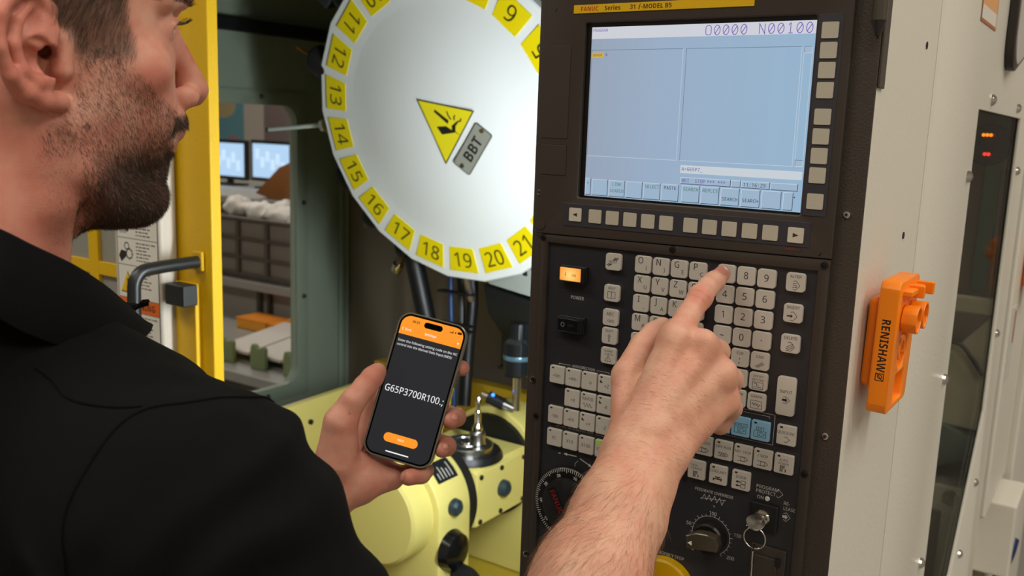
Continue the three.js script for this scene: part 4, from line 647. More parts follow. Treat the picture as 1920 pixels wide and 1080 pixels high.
// stickers and fittings on the side door
single('paper_notice', planarUV(slab(rrect(0.13, 0.13, 0.001), 0.0006, 0.0001, 1), -0.065, -0.065, 0.13, 0.13).rotateY(Math.PI / 2).translate(0.263, 1.676, -0.553), M(0xffffff, 0.5, 0, { map: canvas(128, 128, (c) => { c.fillStyle = '#a86030'; c.fillRect(0, 0, 128, 128); c.fillStyle = '#dba066'; c.fillRect(4, 0, 120, 108); c.fillStyle = '#d8d2ca'; c.fillRect(4, 108, 120, 16); }) }), 'orange and white notice near the top of the side door', 'notice');
{
  const t = thing('control_badge', 'rounded grey badge with a black rim at the top right of the side door', 'badge', [0.2622, 1.64, -0.86]);
  const s = new THREE.Shape(); s.moveTo(-0.13, 0.16); s.lineTo(-0.13, -0.03); s.quadraticCurveTo(-0.12, -0.075, -0.08, -0.07); s.lineTo(0.11, -0.02); s.lineTo(0.11, 0.16);
  part('badge_rim', slab(s, 0.012, 0.003, 2).rotateY(Math.PI / 2).translate(0.0122, 0, 0), M(0x2a2421, 0.4), t);
  const q = new THREE.Shape(); q.moveTo(-0.118, 0.155); q.lineTo(-0.118, -0.025); q.quadraticCurveTo(-0.11, -0.064, -0.076, -0.06); q.lineTo(0.106, -0.013); q.lineTo(0.106, 0.155);
  part('badge_face', slab(q, 0.003, 0.0006, 1).rotateY(Math.PI / 2).translate(0.0142, 0, 0), M(0xb9b4ae, 0.35), t); part('badge_slot', bx(0.0135, 0.0155, 0.02, 0.07, 0.05, 0.062, 0.001), M(0x3a2a2c, 0.5), t);
}
single('hanging_tag', boxUV(bx(0.27, 0.2725, 1.0, 1.15, -1.29, -1.24, 0.0005)), M(0xc9c6c0, 0.5), 'white tag hanging below the far orange holder', 'tag');
single('label_strip', boxUV(bx(0.2725, 0.2735, 1.075, 1.14, -1.282, -1.268, 0.0003)), M(0xa84a22, 0.5), 'reddish strip stuck on the white hanging tag', 'label');
single('air_hose', tube([[0.2918, 0.5171, -1.4], [0.3019, 0.5579, -1.4], [0.3094, 0.5925, -1.4], [0.3119, 0.6156, -1.42]], 0.012, 20, 10), M(0x10205a, 0.4), 'dark blue air hose at the lower right edge', 'hose');

// ---------------------------------------------------------------- the workshop hall
{
  const concrete = M(0x8b8780, 0.7, 0, { bumpMap: rep(smudge, 2), bumpScale: 0.001 }), wallMat = M(0xcfc6bb, 0.7), X0 = -12, X1 = 5, Z0 = -6.6, Z1 = 5, H = 3.9;
  struct('floor', boxUV(bx(X0 - 0.2, X1 + 0.2, FLOOR - 0.2, FLOOR, Z0 - 0.2, Z1 + 0.2, 0), 0.3), concrete);
  struct('ceiling', boxUV(bx(X0 - 0.2, X1 + 0.2, H, H + 0.2, Z0 - 0.2, Z1 + 0.2, 0), 0.3), M(0xdedad2, 0.8));
  struct('wall_left', boxUV(bx(X0 - 0.2, X0, FLOOR, H, Z0, Z1, 0)), wallMat); struct('wall_right', boxUV(bx(X1, X1 + 0.2, FLOOR, H, Z0, Z1, 0)), wallMat);
  struct('wall_back', boxUV(bx(X0 - 0.2, X1 + 0.2, FLOOR, H, Z0 - 0.2, Z0, 0)), wallMat); struct('wall_front', boxUV(bx(X0 - 0.2, X1 + 0.2, FLOOR, H, Z1, Z1 + 0.2, 0)), wallMat);
  const LP = [[-1.2, 1.6], [1.6, 2.2], [1.9, -0.6], [-4.2, 1.6], [-4.2, -2.6], [-6.3, -4.6], [2.2, -4], [3.4, 0.8]];
  const words = ['behind the worker', 'behind and right of the worker', 'right of the machine', 'left of the machine', 'over the shelves beyond the machine', 'over the desks at the far wall', 'far right of the machine', 'beside the right hand wall'];
  LP.forEach(([x, z], i) => {
    const t = thing('ceiling_light', 'long flat ceiling light ' + words[i], 'ceiling light', [x, H, z]);
    part('frame', join(bx(-0.75, 0.75, -0.06, 0, -0.32, -0.3, 0.004), bx(-0.75, 0.75, -0.06, 0, 0.3, 0.32, 0.004), bx(-0.77, -0.75, -0.06, 0, -0.32, 0.32, 0.004), bx(0.75, 0.77, -0.06, 0, -0.32, 0.32, 0.004)), white, t);
    part('diffuser', bx(-0.75, 0.75, -0.045, -0.035, -0.3, 0.3, 0.002), M(0x888888, 0.6, 0, { emissive: HALL_COLOR, emissiveIntensity: 1 }), t);
    const l = new THREE.RectAreaLight(HALL_COLOR, HALL_GLOW, 1.5, 0.6); l.position.set(x, H - 0.065, z); l.lookAt(x, 0, z); scene.add(l);
  });
}
// ---------------------------------------------------------------- shelves and desks seen through the chamber window
{
  const rack = thing('steel_rack', 'grey steel rack with shelves and a low bench behind the chamber window', 'rack', [-3.4, FLOOR, -2.45]), grey = M(0x9a9894, 0.45), px = [-1.0, 1.2];
  const sh = (y, z0, z1) => part('shelf', join(bx(px[0], px[1], y - 0.045, y, z0, z1, 0.006)), grey, rack);
  sh(0.48, -0.2, 0.72); sh(0.695, -0.72, 0.02); sh(1.08, -0.72, -0.4);
  for (const x of px) { for (const z of [-0.7, -0.42]) part('upright', bx(x - 0.02, x + 0.02, 0, 1.08, z - 0.02, z + 0.02, 0.003), M(0x5d5a58, 0.5), rack); part('upright', bx(x - 0.02, x + 0.02, 0, 0.48, 0.66, 0.7, 0.003), M(0x5d5a58, 0.5), rack); }
  part('back_panel', bx(px[0], px[1], 0.48, 0.65, -0.08, -0.07, 0.001), M(0x8a857e, 0.5), rack); part('divider', join(bx(0.02, 0.045, 0.48, 0.65, -0.065, -0.04, 0.002), bx(0.1, 0.12, 0.48, 0.65, -0.065, -0.04, 0.002)), M(0x3a3632, 0.5), rack);
  const crate = (x, label) => {
    const t = thing('storage_crate', label, 'crate', [x, FLOOR + 0.695, -2.63]), m = M(0x7d736c, 0.55);
    part('crate_shell', join(bx(-0.29, 0.29, 0.005, 0.02, -0.2, 0.16, 0.003), bx(-0.29, 0.29, 0.005, 0.33, 0.15, 0.16, 0.003), bx(-0.29, 0.29, 0.005, 0.33, -0.2, -0.19, 0.003), bx(-0.29, -0.28, 0.005, 0.33, -0.2, 0.16, 0.003), bx(0.28, 0.29, 0.005, 0.33, -0.2, 0.16, 0.003)), m, t);
    for (const y of [0.03, 0.12, 0.22, 0.32]) part('crate_rib', bx(-0.295, 0.295, y - 0.008, y + 0.008, 0.16, 0.175, 0.003), M(0x544b46, 0.55), t);
    for (const q of [-0.28, -0.1, 0.1, 0.28]) part('crate_rib', bx(q - 0.012, q + 0.012, 0.02, 0.33, 0.16, 0.178, 0.003), M(0x544b46, 0.55), t);
    return t;
  };
  crate(-3.37, 'grey ribbed plastic crate full of white bags, behind the chamber window').scale.x = 1.12;
  { // crumpled bags in the crate
    const f = new Field(), i = 1; for (let k = 0; k < 13; k++) f.ell([-0.27 + 0.045 * k, 0.025 * Math.sin(k * 2.1 + i), 0.05 * Math.cos(k * 1.7)], [0.06, 0.045 + 0.02 * Math.sin(k * 3 + i), 0.08], 0.03);
    const g = nets((x, y, z) => f.d(x, y, z) + 0.014 * N3(x * 24 + i, y * 24, z * 24), [-0.36, -0.1, -0.16], [0.36, 0.12, 0.16], 0.016);
    single('packing_bag', boxUV(g.translate(-3.37, FLOOR + 1.04, -2.64)), M(0xe2ddd8, 0.6), 'crumpled white packing bag heaped in the grey crate', 'bag');
  }
  // job folders with green holders and orange strips, lying in a row
  for (let i = 0; i < 3; i++) {
    const t = thing('part_tray', ['white job tray with its green end half hidden by the yellow door', 'white job tray with its green end in full view behind the chamber window', 'white job tray beside the right edge of the chamber window'][i], 'tray', [-2.79 + i * 0.205, FLOOR + 0.481, -1.96], 'job trays on the low shelf');
    t.scale.x = 0.69; part('tray_sheet', bx(-0.14, 0.14, 0.05, 0.065, -0.32, 0.1, 0.003).rotateX(0.12), M(0xd4ccc4, 0.6), t); part('tray_strip', bx(-0.14, 0.14, 0.075, 0.11, -0.36, -0.28, 0.004), M(0xd88a1e, 0.5), t);
    const s = new THREE.Shape(); s.moveTo(-0.13, 0); s.lineTo(0.0, 0); s.lineTo(0.0, 0.09); s.quadraticCurveTo(-0.02, 0.11, -0.04, 0.09); s.lineTo(-0.07, 0.09); s.quadraticCurveTo(-0.1, 0.115, -0.12, 0.1); s.lineTo(-0.13, 0.08);
    part('tray_end', slab(s, 0.02, 0.002).translate(0.05, 0.001, 0.14), M(0x7f8f64, 0.5), t); part('tray_foot', bx(-0.12, 0.12, 0, 0.05, -0.3, 0.06, 0.003), M(0x2f3430, 0.6), t);
  }
  for (let i = 0; i < 3; i++) { const t = thing('parts_box', ['orange box behind the white trays, nearest the yellow door', 'middle one of three orange boxes behind the white trays', 'orange box behind the white trays, at the right edge of the chamber window'][i], 'box', [-3.2 + i * 0.235, FLOOR + 0.481, -2.375], 'orange boxes behind the white trays'); t.scale.x = 1.32; part('box_body', bx(-0.083, 0.083, 0, 0.05, -0.075, 0.075, 0.004), M(0xf2a01c, 0.5), t); part('box_rim', bx(-0.086, 0.086, 0.046, 0.056, -0.078, 0.078, 0.003), M(0xf0901a, 0.5), t); }
  // desk, screens and a leaning brown box on the top, a blue map on the wall
  const desk = thing('office_desk', 'long grey desk against the far wall', 'desk', [-5.6, FLOOR, -4.6]);
  part('desk_top', bx(-1.6, 2.0, 0.9, 0.96, -0.5, 0.5, 0.01), M(0x9d9c98, 0.5), desk); for (const x of [-1.5, 1.9]) part('leg', bx(x - 0.03, x + 0.03, 0, 0.9, -0.4, 0.4, 0.005), M(0x55524f, 0.5), desk); part('modesty_panel', bx(-1.6, 2, 0.3, 0.9, -0.3, -0.27, 0.003), M(0x75716c, 0.5), desk);
  const glow = canvas(128, 96, (c) => { c.fillStyle = '#a9c8e6'; c.fillRect(0, 0, 128, 96); c.fillStyle = '#c3dcf2'; for (let i = 0; i < 6; i++) c.fillRect(10 + i * 18, 14 + (i * 23) % 40, 14, 30); });
  const mon = (x, y, label) => { const t = thing('computer_monitor', label, 'monitor', [x, FLOOR + 0.96, -4.55]); part('bezel', bx(-0.25, 0.25, y, y + 0.34, -0.02, 0.02, 0.008), M(0x232629, 0.4), t); part('screen', planarUV(bx(-0.22, 0.22, y + 0.03, y + 0.31, 0.02, 0.023, 0.001), -0.22, y + 0.03, 0.44, 0.28), M(0x050505, 0.3, 0, { emissive: 0xffffff, emissiveMap: glow, emissiveIntensity: 0.6 }), t); part('stand', join(bx(-0.03, 0.03, 0.01, y, -0.03, 0, 0.004), bx(-0.14, 0.14, 0, 0.015, -0.1, 0.08, 0.004)), M(0x1f2224, 0.4), t); };
  mon([-6.1126, 0.9333, -4.55][0], 0.05, 'lit computer monitor beside the yellow door edge'); mon([-5.5589, 0.9662, -4.55][0], 0.06, 'lit computer monitor partly behind the brown box');
  { const q = [[-3.8299, 1.0633, -2.9], [-3.6939, 1.0352, -2.9], [-3.4277, 1.0384, -2.9], [-3.4263, 1.279, -2.9], [-3.5244, 1.2598, -2.9], [-3.6292, 1.2218, -2.9]], y0 = FLOOR + 1.082 - Math.min(...q.map((p) => p[1]));
    single('cardboard_box', boxUV(slab(poly(q.map((p) => [p[0], p[1] + y0])), 0.2, 0.003).translate(0, 0, -2.88)), M(0x8a5424, 0.6), 'leaning brown cardboard box on the top shelf behind the chamber window', 'box'); }
  const A = [-9.5777, 2.0783, -6.59], B = [-8.3477, 0.9526, -6.59], mw = B[0] - A[0], mh = A[1] - B[1];
  single('wall_map', planarUV(slab(rrect(mw, mh, 0.002), 0.004, 0.001, 1), -mw / 2, -mh / 2, mw, mh).translate((A[0] + B[0]) / 2, (A[1] + B[1]) / 2, -6.59), M(0xffffff, 0.6, 0, { map: canvas(256, 360, (c) => { c.fillStyle = '#6fa6b8'; c.fillRect(0, 0, 256, 360); c.fillStyle = '#c9b68a'; c.beginPath(); c.ellipse(170, 150, 60, 50, 0.5, 0, 7); c.fill(); c.fillStyle = '#b08a9a'; c.beginPath(); c.ellipse(222, 282, 22, 16, 0.4, 0, 7); c.fill(); }) }), 'blue wall map on the far wall', 'map');
  const D = [-7.6188, 1.6423, -6.3]; single('dark_partition', boxUV(bx(D[0], D[0] + 3, FLOOR + 0.002, 2.3, -6.35, -6.25, 0.02)), M(0x7d6c6c, 0.7), 'grey brown partition behind the monitors', 'partition');
}

// ---------------------------------------------------------------- the man at the panel
const person = thing('person', 'man in a black polo shirt holding a phone and pressing a key on the panel', 'person', [-0.18, FLOOR, 0.46]);
const HO = V(-0.1695, 1.5021, 0.4466), HF = V(0.2616, 0.0216, -0.9649), HU = V(0.0539, 0.9979, 0.0369), HR = V(0.9637, -0.0616, 0.2599);
const headToWorld = new THREE.Matrix4().makeBasis(HF.clone().multiplyScalar(mm), HU.clone().multiplyScalar(mm), HR.clone().multiplyScalar(mm)).setPosition(HO);
const worldToHead = headToWorld.clone().invert();
// head and neck, in mm: x forward, y up, z to his right; the origin lies between the ears
const H = new Field();
H.ell([-12, 54, 0], [99, 80, 73], 0).ell([40, 62, 0], [55, 52, 60], 14).ell([44, 2, 0], [50, 60, 58], 18);
H.ell([58, -48, 0], [37, 38, 35], 16).cap([70, -96, -11], [70, -96, 11], 12.5, 12.5, 12);
for (const s of [1, -1]) {
  H.chain([[[10, -44, 53 * s], 12], [[12, -70, 48 * s], 13], [[40, -91, 33 * s], 13], [[64, -98, 16 * s], 13]], 16);
  H.ell([28, -30, 16 * s], [44, 56, 45], 14).ell([58, -6, 45 * s], [19, 15, 16], 14).ell([68, -32, 29 * s], [18, 24, 18], 12);
}
H.ell([34, -101, 0], [40, 16, 34], 14);
H.cap([-23, -40, 0], [-54, -200, 4], 54, 58, 20);
H.chain([[[-20, -28, 54], 11], [[-4, -92, 47], 11], [[0, -168, 22], 10]], 14).chain([[[-20, -28, -54], 11], [[0, -168, -14], 10]], 14);
H.chain([[[-52, -60, 22], 32], [[-66, -170, 66], 36]], 24).chain([[[-52, -60, -22], 32], [[-66, -170, -66], 36]], 24);
for (const s of [1, -1]) H.chain([[[95, 39, 6 * s], 7.5], [[91, 42, 24 * s], 7.5], [[74, 40, 48 * s], 7]], 9);
for (const s of [1, -1]) H.cut(Field.ell([95, 21, 32 * s], [17, 11, 18]), 9);
H.cap([92, 24, 0], [108, -8, 0], 7, 8, 9).ell([111, -20, 0], [11.5, 10, 10.5], 9);
for (const s of [1, -1]) H.ell([101, -25, 12.5 * s], [9.5, 8, 6], 5);
H.cap([113, -27, 0], [99, -32, 0], 4.5, 5, 5);
for (const s of [1, -1]) H.cut(Field.ell([107, -33, 7.5 * s], [6, 4.5, 3.2]), 2);
H.chain([[[82, -56, -24], 3.5], [[93, -51, -10], 4.8], [[94, -50, 0], 4.6], [[93, -51, 10], 4.8], [[82, -56, 24], 3.5]], 5).ell([90.5, -42, 0], [12.5, 12, 21], 8);
H.chain([[[82, -57, -22], 4], [[87.5, -61, -9], 5], [[87.5, -61, 9], 5], [[82, -57, 22], 4]], 5);
H.cut((x, y, z) => Math.max(Field.cap([98, -56, 0], [76, -57, 27], 1)(x, y, Math.abs(z)), 0), 2);
H.cut(Field.ell([97, -77, 0], [6, 5, 20]), 8).ell([74, -94, 0], [10, 11, 15], 8).ell([74, -76, 0], [13, 12, 18], 8);
for (const s of [1, -1]) {
  H.ell([73.5, 22, 32 * s], [13.2, 13.2, 14], 4); H.cut(Field.ell([87, 20.5, 31 * s], [9, 4.2, 12]), 1.5);
  H.chain([[[86, 27, 20 * s], 1.6], [[87.5, 27.5, 32 * s], 1.9], [[82, 24, 43 * s], 1.5]], 2);
}
// ears
for (const s of [1, -1]) {
  const e = (x, y, z) => [x, y, (z + 66 - x * 0.42) * s];
  H.ell(e(-18, 2, 2), [17, 31, 7], 6);
  H.chain([[e(-8, 4, 7), 2.6], [e(-3, 14, 6), 3.2], [e(-4, 27, 6), 3.6], [e(-14, 36, 8), 3.8], [e(-27, 34, 10), 3.8], [e(-36, 22, 12), 3.8], [e(-37, 4, 12), 3.8], [e(-31, -11, 10), 3.8], [e(-21, -21, 7), 4.6], [e(-10, -26, 3), 5.6], [e(0, -27, -2), 5.5], [e(6, -30, -8), 5]], 3.6);
  H.cut(Field.ell(e(-17, 22, 11), [10, 11, 7]), 2.5); H.cut(Field.ell(e(-14, -1, 12), [10, 12.5, 13]), 2.5);
  H.chain([[e(-15, 30, 5), 2.6], [e(-24, 20, 7), 3.2], [e(-28, 6, 8), 3.8], [e(-24, -8, 8), 3.8], [e(-15, -15, 7), 4], [e(-9, -15.5, 5), 3.2]], 3.2);
  H.chain([[e(-22, 9, 3), 2.2], [e(-12, 6, 4), 2.4], [e(-6, 5, 5), 2.2]], 3); H.cap(e(5, 9, -3), e(4, -8, -2), 5.5, 6.5, 9); H.cut(Field.ell(e(-6, -3, 6), [5, 9.5, 10]), 2.5); H.cut(Field.cap(e(-6, 1, 4), e(-1, 3, -24), 5, 4), 2);
}
const Hd = (x, y, z) => H.d(x, y, z);
const headGeo = nets(Hd, [-120, -185, -106], [128, 150, 106], 2);
// where hair and beard grow (head coordinates)
function beardAt(x, y, z) {
  const az = Math.abs(z); let d = smooth(-2, 4, az > 40 && y > -30 ? (x - (13 + smooth(0, -40, y) * -5)) : 10);
  const cheek = x < 48 ? 8 - smooth(34, 48, x) * 14 : x < 66 ? -4 - (x - 48) * 0.95 : x < 84 ? -21 - (x - 66) * 0.8 : -37;
  d *= smooth(3, -5, y - cheek);
  d *= smooth(-6, 8, x - (y < -52 ? -12 + smooth(-60, -100, y) * 6 : 8 - smooth(-26, -52, y) * 20));
  d *= 0.12 + 0.88 * smooth(-128, -112, y);
  if (x > 80 && az < 30) { const lip = Math.hypot((y + 56) / 10, az / 27); d *= smooth(0.9, 1.15, lip); d *= smooth(-33, -37, y); }
  return d;
}
const beardDense = (x, y, z) => smooth(10, 46, x) * smooth(-50, -82, y) * smooth(-150, -116, y) + smooth(78, 90, x) * smooth(-34, -40, y) * 0.8;
function scalpAt(x, y, z) {
  if (y > 96) return 1;
  const front = 50 - smooth(10, 30, y) * 4 + smooth(40, 90, y) * 26, back = y < 40 ? 15 - smooth(0, 34, y) * 19 : -8 - smooth(40, 52, y) * 110;
  let d = smooth(front + 3, front - 4, x) * (y > 46 ? 1 : smooth(back - 4, back + 4, x)) * smooth(-4, 6, y);
  if (x < -36) d = Math.max(d, smooth(-42 + smooth(-40, -80, x) * 4, -26, y) * smooth(-36, -44, x));
  return Math.min(1, d * (x < -36 ? 1 : smooth(40, 55, Math.abs(z) + Math.max(0, y - 40) * 1.2)));
}
const skin = lin(222, 164, 140), skinRed = lin(206, 116, 98), skinDeep = lin(150, 84, 70), hairRoot = lin(92, 70, 58), beardRoot = lin(88, 64, 52), lipC = lin(172, 104, 92);
paint(headGeo, (x, y, z) => {
  const n1 = N3(x * 0.05, y * 0.05, z * 0.05), n2 = N3(x * 0.16, y * 0.16, z * 0.16), n3 = N3(x * 0.7, y * 0.7, z * 0.7), az = Math.abs(z);
  let c = mix3(skin, skinRed, Math.max(0, Math.min(1, 0.34 + 0.42 * n1 + 0.25 * n2 + 0.12 * n3)));
  c = mix3(c, skinRed, 0.55 * smooth(20, 6, Math.hypot(x - 62, y + 12)) + 0.5 * smooth(16, 6, Math.hypot(x - 112, y + 24, z)));
  if (az > 58 && x < 4 && x > -46 && y > -36 && y < 46) { const rim = smooth(70, 84, az); c = mix3(c, skinRed, 0.35 + 0.3 * rim); }
  if (x < 20 && y < -26) c = mix3(c, skinRed, 0.4 * smooth(-20, -60, y));
  const b = beardAt(x, y, z), dn = beardDense(x, y, z); c = mix3(c, beardRoot, b * Math.min(0.85, 0.18 + 0.75 * dn));
  c = mix3(c, hairRoot, 0.75 * scalpAt(x, y, z));
  if (x > 84 && az < 24 && Math.hypot((y + 56) / 9, az / 24) < 1) c = mix3(c, lipC, 0.7);
  if (Math.hypot(x - 17, y + 42) < 2.2 && z > 0) c = mix3(c, lin(80, 36, 30), 0.7);
  return c;
});
headGeo.applyMatrix4(headToWorld);

// the pointing right arm and hand
const RA = new Field();
RA.chain([[[0.1454, 1.0303, 0.3727], 0.046], [[0.1556, 1.0967, 0.3031], 0.043], [[0.1564, 1.1494, 0.2342], 0.0385], [[0.1525, 1.1804, 0.1875], 0.0335], [[0.149, 1.2003, 0.1552], 0.0288], [[0.1467, 1.2148, 0.1402], 0.0268]], 0.016);
const knuckles = { i: [0.1479, 1.2998, 0.0972], m: [0.1681, 1.2918, 0.0841], r: [0.1802, 1.2695, 0.0746], p: [0.1841, 1.2472, 0.0694] };
RA.cap([0.1402, 1.219, 0.1449], knuckles.i, 0.0175, 0.0125, 0.018).cap([0.1452, 1.2192, 0.1415], knuckles.m, 0.0185, 0.0135, 0.018).cap([0.1523, 1.2172, 0.1348], knuckles.r, 0.0185, 0.0128, 0.018).cap([0.1583, 1.2148, 0.1275], knuckles.p, 0.017, 0.0118, 0.018);
RA.cap([0.1394, 1.2501, 0.0962], [0.1577, 1.2482, 0.0721], 0.02, 0.016, 0.014).ell([0.169, 1.2183, 0.1343], [0.011, 0.011, 0.011], 0.014);
const palmD = RA.ops.length;
const fingers = (F, list, k) => { for (const chain of list) { const f = new Field(); f.chain(chain, 0.004); F.add((x, y, z) => f.d(x, y, z), k); } };
fingers(RA, [
  [[knuckles.i, 0.0122], [[0.1495, 1.3139, 0.0773], 0.0098], [[0.1516, 1.329, 0.0568], 0.0102], [[0.1517, 1.3354, 0.042], 0.0087], [[0.1519, 1.3391, 0.0301], 0.0088], [[0.153, 1.3446, 0.0154], 0.0069]],
  [[knuckles.m, 0.0132], [[0.1643, 1.2806, 0.0414], 0.0105], [[0.1568, 1.2574, 0.0366], 0.0092], [[0.1511, 1.2551, 0.058], 0.0082]],
  [[knuckles.r, 0.0125], [[0.1757, 1.2564, 0.0339], 0.0102], [[0.167, 1.2345, 0.0333], 0.009], [[0.1603, 1.2369, 0.0557], 0.008]],
  [[knuckles.p, 0.0115], [[0.1784, 1.2324, 0.0372], 0.0092], [[0.1705, 1.2161, 0.0385], 0.0082], [[0.1641, 1.2215, 0.0575], 0.0074]],
  [[[0.1313, 1.2271, 0.1357], 0.0155], [[0.1129, 1.2624, 0.104], 0.0148], [[0.1129, 1.2847, 0.0798], 0.0112], [[0.1151, 1.293, 0.0656], 0.0098], [[0.1179, 1.2981, 0.054], 0.0078]],
], 0.007);
RA.ell([0.1723, 1.3002, 0.0924], [0.0088, 0.0088, 0.0088], 0.009).ell([0.1862, 1.2735, 0.0801], [0.0085, 0.0085, 0.0085], 0.01).ell([0.1531, 1.3037, 0.1051], [0.0075, 0.0075, 0.0075], 0.01);
const nailC = V([0.155, 1.3465, 0.0222]), nailDir = V([0.153, 1.3446, 0.0154]).sub(V([0.1519, 1.3391, 0.0301])).normalize(), nailUp = V([0.1868, 1.3595, 0.105]).sub(nailC).normalize(); nailUp.addScaledVector(nailDir, -nailUp.dot(nailDir)).normalize();
const nailSide = nailDir.clone().cross(nailUp);
RA.ell(nailC.toArray(), [0.0068, 0.0054, 0.0016], 0.0012, [nailDir.toArray(), nailSide.toArray(), nailUp.toArray()]);
const tendon = (a, b) => RA.cap(a, b, 0.0035, 0.003, 0.012);
tendon([0.1505, 1.239, 0.1521], [0.1532, 1.2959, 0.1103]); tendon([0.1563, 1.2393, 0.1482], [0.1715, 1.2888, 0.0983]); tendon([0.1613, 1.2368, 0.1429], [0.1824, 1.2691, 0.0879]);
const bumpy = (f, a, s) => (x, y, z) => f(x, y, z) + a * N3(x * s, y * s, z * s);
const RAd = bumpy((x, y, z) => RA.d(x, y, z), 0.0009, 45), lohi = (pts, m) => [[0, 1, 2].map((i) => Math.min(...pts.map((p) => p[i])) - m), [0, 1, 2].map((i) => Math.max(...pts.map((p) => p[i])) + m)];
const split = [0.1477, 1.2023, 0.1556];
const handBox = lohi([[0.1006, 1.2641, 0.1094], [0.151, 1.3438, 0.0102], [0.1864, 1.2355, 0.0336], [0.1519, 1.1962, 0.1541], [0.1743, 1.2078, 0.1452], [0.1746, 1.2743, 0.0944]], 0.03), armBox = lohi([[0.1454, 1.0303, 0.3727], [0.1539, 1.0967, 0.3043], [0.1545, 1.1493, 0.2355], [0.1464, 1.2151, 0.1416]], 0.06);
const handGeo = nets(RAd, ...handBox, 0.0018);
const armGeo = nets((x, y, z) => { let d = RAd(x, y, z); for (let i = 0, m = -1e9; i < 3; i++) { m = Math.max(handBox[0][i] + 0.006 - [x, y, z][i], [x, y, z][i] - handBox[1][i] + 0.006); if (i === 0) d = d; } const inside = Math.min(...[0, 1, 2].map((i) => Math.min([x, y, z][i] - handBox[0][i], handBox[1][i] - [x, y, z][i]))) - 0.005; return Math.max(d, inside); }, ...armBox, 0.0035);

// the left hand under the phone
const LA = new Field();
LA.chain([[[-0.303, 1.0052, 0.2506], 0.042], [[-0.2539, 1.0453, 0.1971], 0.038], [[-0.2194, 1.0742, 0.1533], 0.031], [[-0.1971, 1.0974, 0.1262], 0.0265]], 0.03);
const lk = { i: [-0.2005, 1.1711, 0.08], m: [-0.1972, 1.1488, 0.08], r: [-0.1923, 1.1269, 0.0851], p: [-0.1887, 1.109, 0.0937] };
LA.cap([-0.1978, 1.1096, 0.1192], lk.i, 0.0195, 0.0145, 0.016).cap([-0.1965, 1.1064, 0.119], lk.m, 0.02, 0.0145, 0.016).cap([-0.1936, 1.1016, 0.1181], lk.r, 0.02, 0.0145, 0.016).cap([-0.1906, 1.0962, 0.1172], lk.p, 0.0195, 0.0135, 0.016);
LA.cap([-0.1747, 1.101, 0.1104], [-0.1589, 1.102, 0.0911], 0.019, 0.013, 0.014);
fingers(LA, [
  [[lk.i, 0.0125], [[-0.1731, 1.1971, 0.0379], 0.0105], [[-0.1359, 1.2096, 0.0227], 0.0092], [[-0.1147, 1.2156, 0.034], 0.0082]],
  [[lk.m, 0.0128], [[-0.1674, 1.155, 0.0393], 0.0108], [[-0.1299, 1.1611, 0.0324], 0.0098], [[-0.1112, 1.1659, 0.0458], 0.0096], [[-0.1048, 1.1676, 0.0631], 0.0088]],
  [[lk.r, 0.0125], [[-0.1664, 1.1252, 0.0485], 0.0105], [[-0.1315, 1.1323, 0.0457], 0.0096], [[-0.114, 1.1371, 0.0573], 0.0094], [[-0.107, 1.1394, 0.0742], 0.0086]],
  [[lk.p, 0.0115], [[-0.1658, 1.0974, 0.0722], 0.0098], [[-0.1336, 1.1091, 0.0691], 0.0088], [[-0.125, 1.1119, 0.0847], 0.0086], [[-0.1281, 1.1127, 0.1012], 0.0082]],
  [[[-0.1928, 1.1263, 0.1368], 0.0225], [[-0.1872, 1.168, 0.1365], 0.0168], [[-0.1801, 1.189, 0.1273], 0.0128], [[-0.1773, 1.2003, 0.1133], 0.0118], [[-0.1784, 1.2075, 0.1004], 0.011], [[-0.179, 1.2114, 0.0926], 0.0098]],
], 0.01);
const phonePos = V(-0.1408, 1.1973, 0.0776), pX = V(0.9106, -0.1794, -0.3724).normalize(), pN = V(0.4121, 0.3228, 0.8521).normalize(), pY = pN.clone().cross(pX).normalize(); pX.copy(pY.clone().cross(pN));
const phoneBox = (x, y, z) => { const q = V(x, y, z).sub(phonePos), a = Math.abs(q.dot(pX)) - 0.0372, b = Math.abs(q.dot(pY)) - 0.0752, c = Math.abs(q.dot(pN) + 0.0056) - 0.0058; return Math.max(a, b, c); };
const LAd = bumpy((x, y, z) => { const d = LA.d(x, y, z); return Math.max(d, -(phoneBox(x, y, z) - 0.0003)); }, 0.0009, 45);
const leftBox = lohi([[-0.2086, 1.173, 0.1522], [-0.166, 1.2224, 0.1133], [-0.143, 1.2022, -0.0077], [-0.0769, 1.115, 0.0762], [-0.1889, 1.064, 0.1497], [-0.1723, 1.0527, 0.1043]], 0.02);
const leftHand = nets(LAd, ...leftBox, 0.0019);
// torso and upper arms under the shirt
const SR = [0.0192, 1.2287, 0.4645], SL = [-0.385, 1.232, 0.45], ER = [0.1454, 1.0303, 0.3727], EL = [-0.303, 1.0052, 0.2506];
const TB = new Field(); TB.ell([-0.185, 1.02, 0.475], [0.165, 0.3, 0.1], 0).cap([-0.12, 1.29, 0.475], SR, 0.05, 0.055, 0.05).cap([-0.25, 1.29, 0.475], SL, 0.05, 0.055, 0.05).cap(SR, ER, 0.055, 0.042, 0.03).cap(SL, EL, 0.055, 0.042, 0.03).cap([-0.185, 1.3, 0.475], [-0.185, 1.38, 0.475], 0.05, 0.05, 0.04);
const torso = nets((x, y, z) => TB.d(x, y, z), [-0.55, 0.7, 0.02], [0.3, 1.44, 0.65], 0.014);
const hot = [[knuckles.i, 0.016], [knuckles.m, 0.018], [knuckles.r, 0.016], [knuckles.p, 0.016], [[0.1549, 1.3314, 0.0651], 0.012], [[0.1535, 1.3443, 0.0205], 0.012]], skinArm = lin(220, 170, 142), skinArmRed = lin(208, 132, 110), nailCol = lin(186, 120, 104);
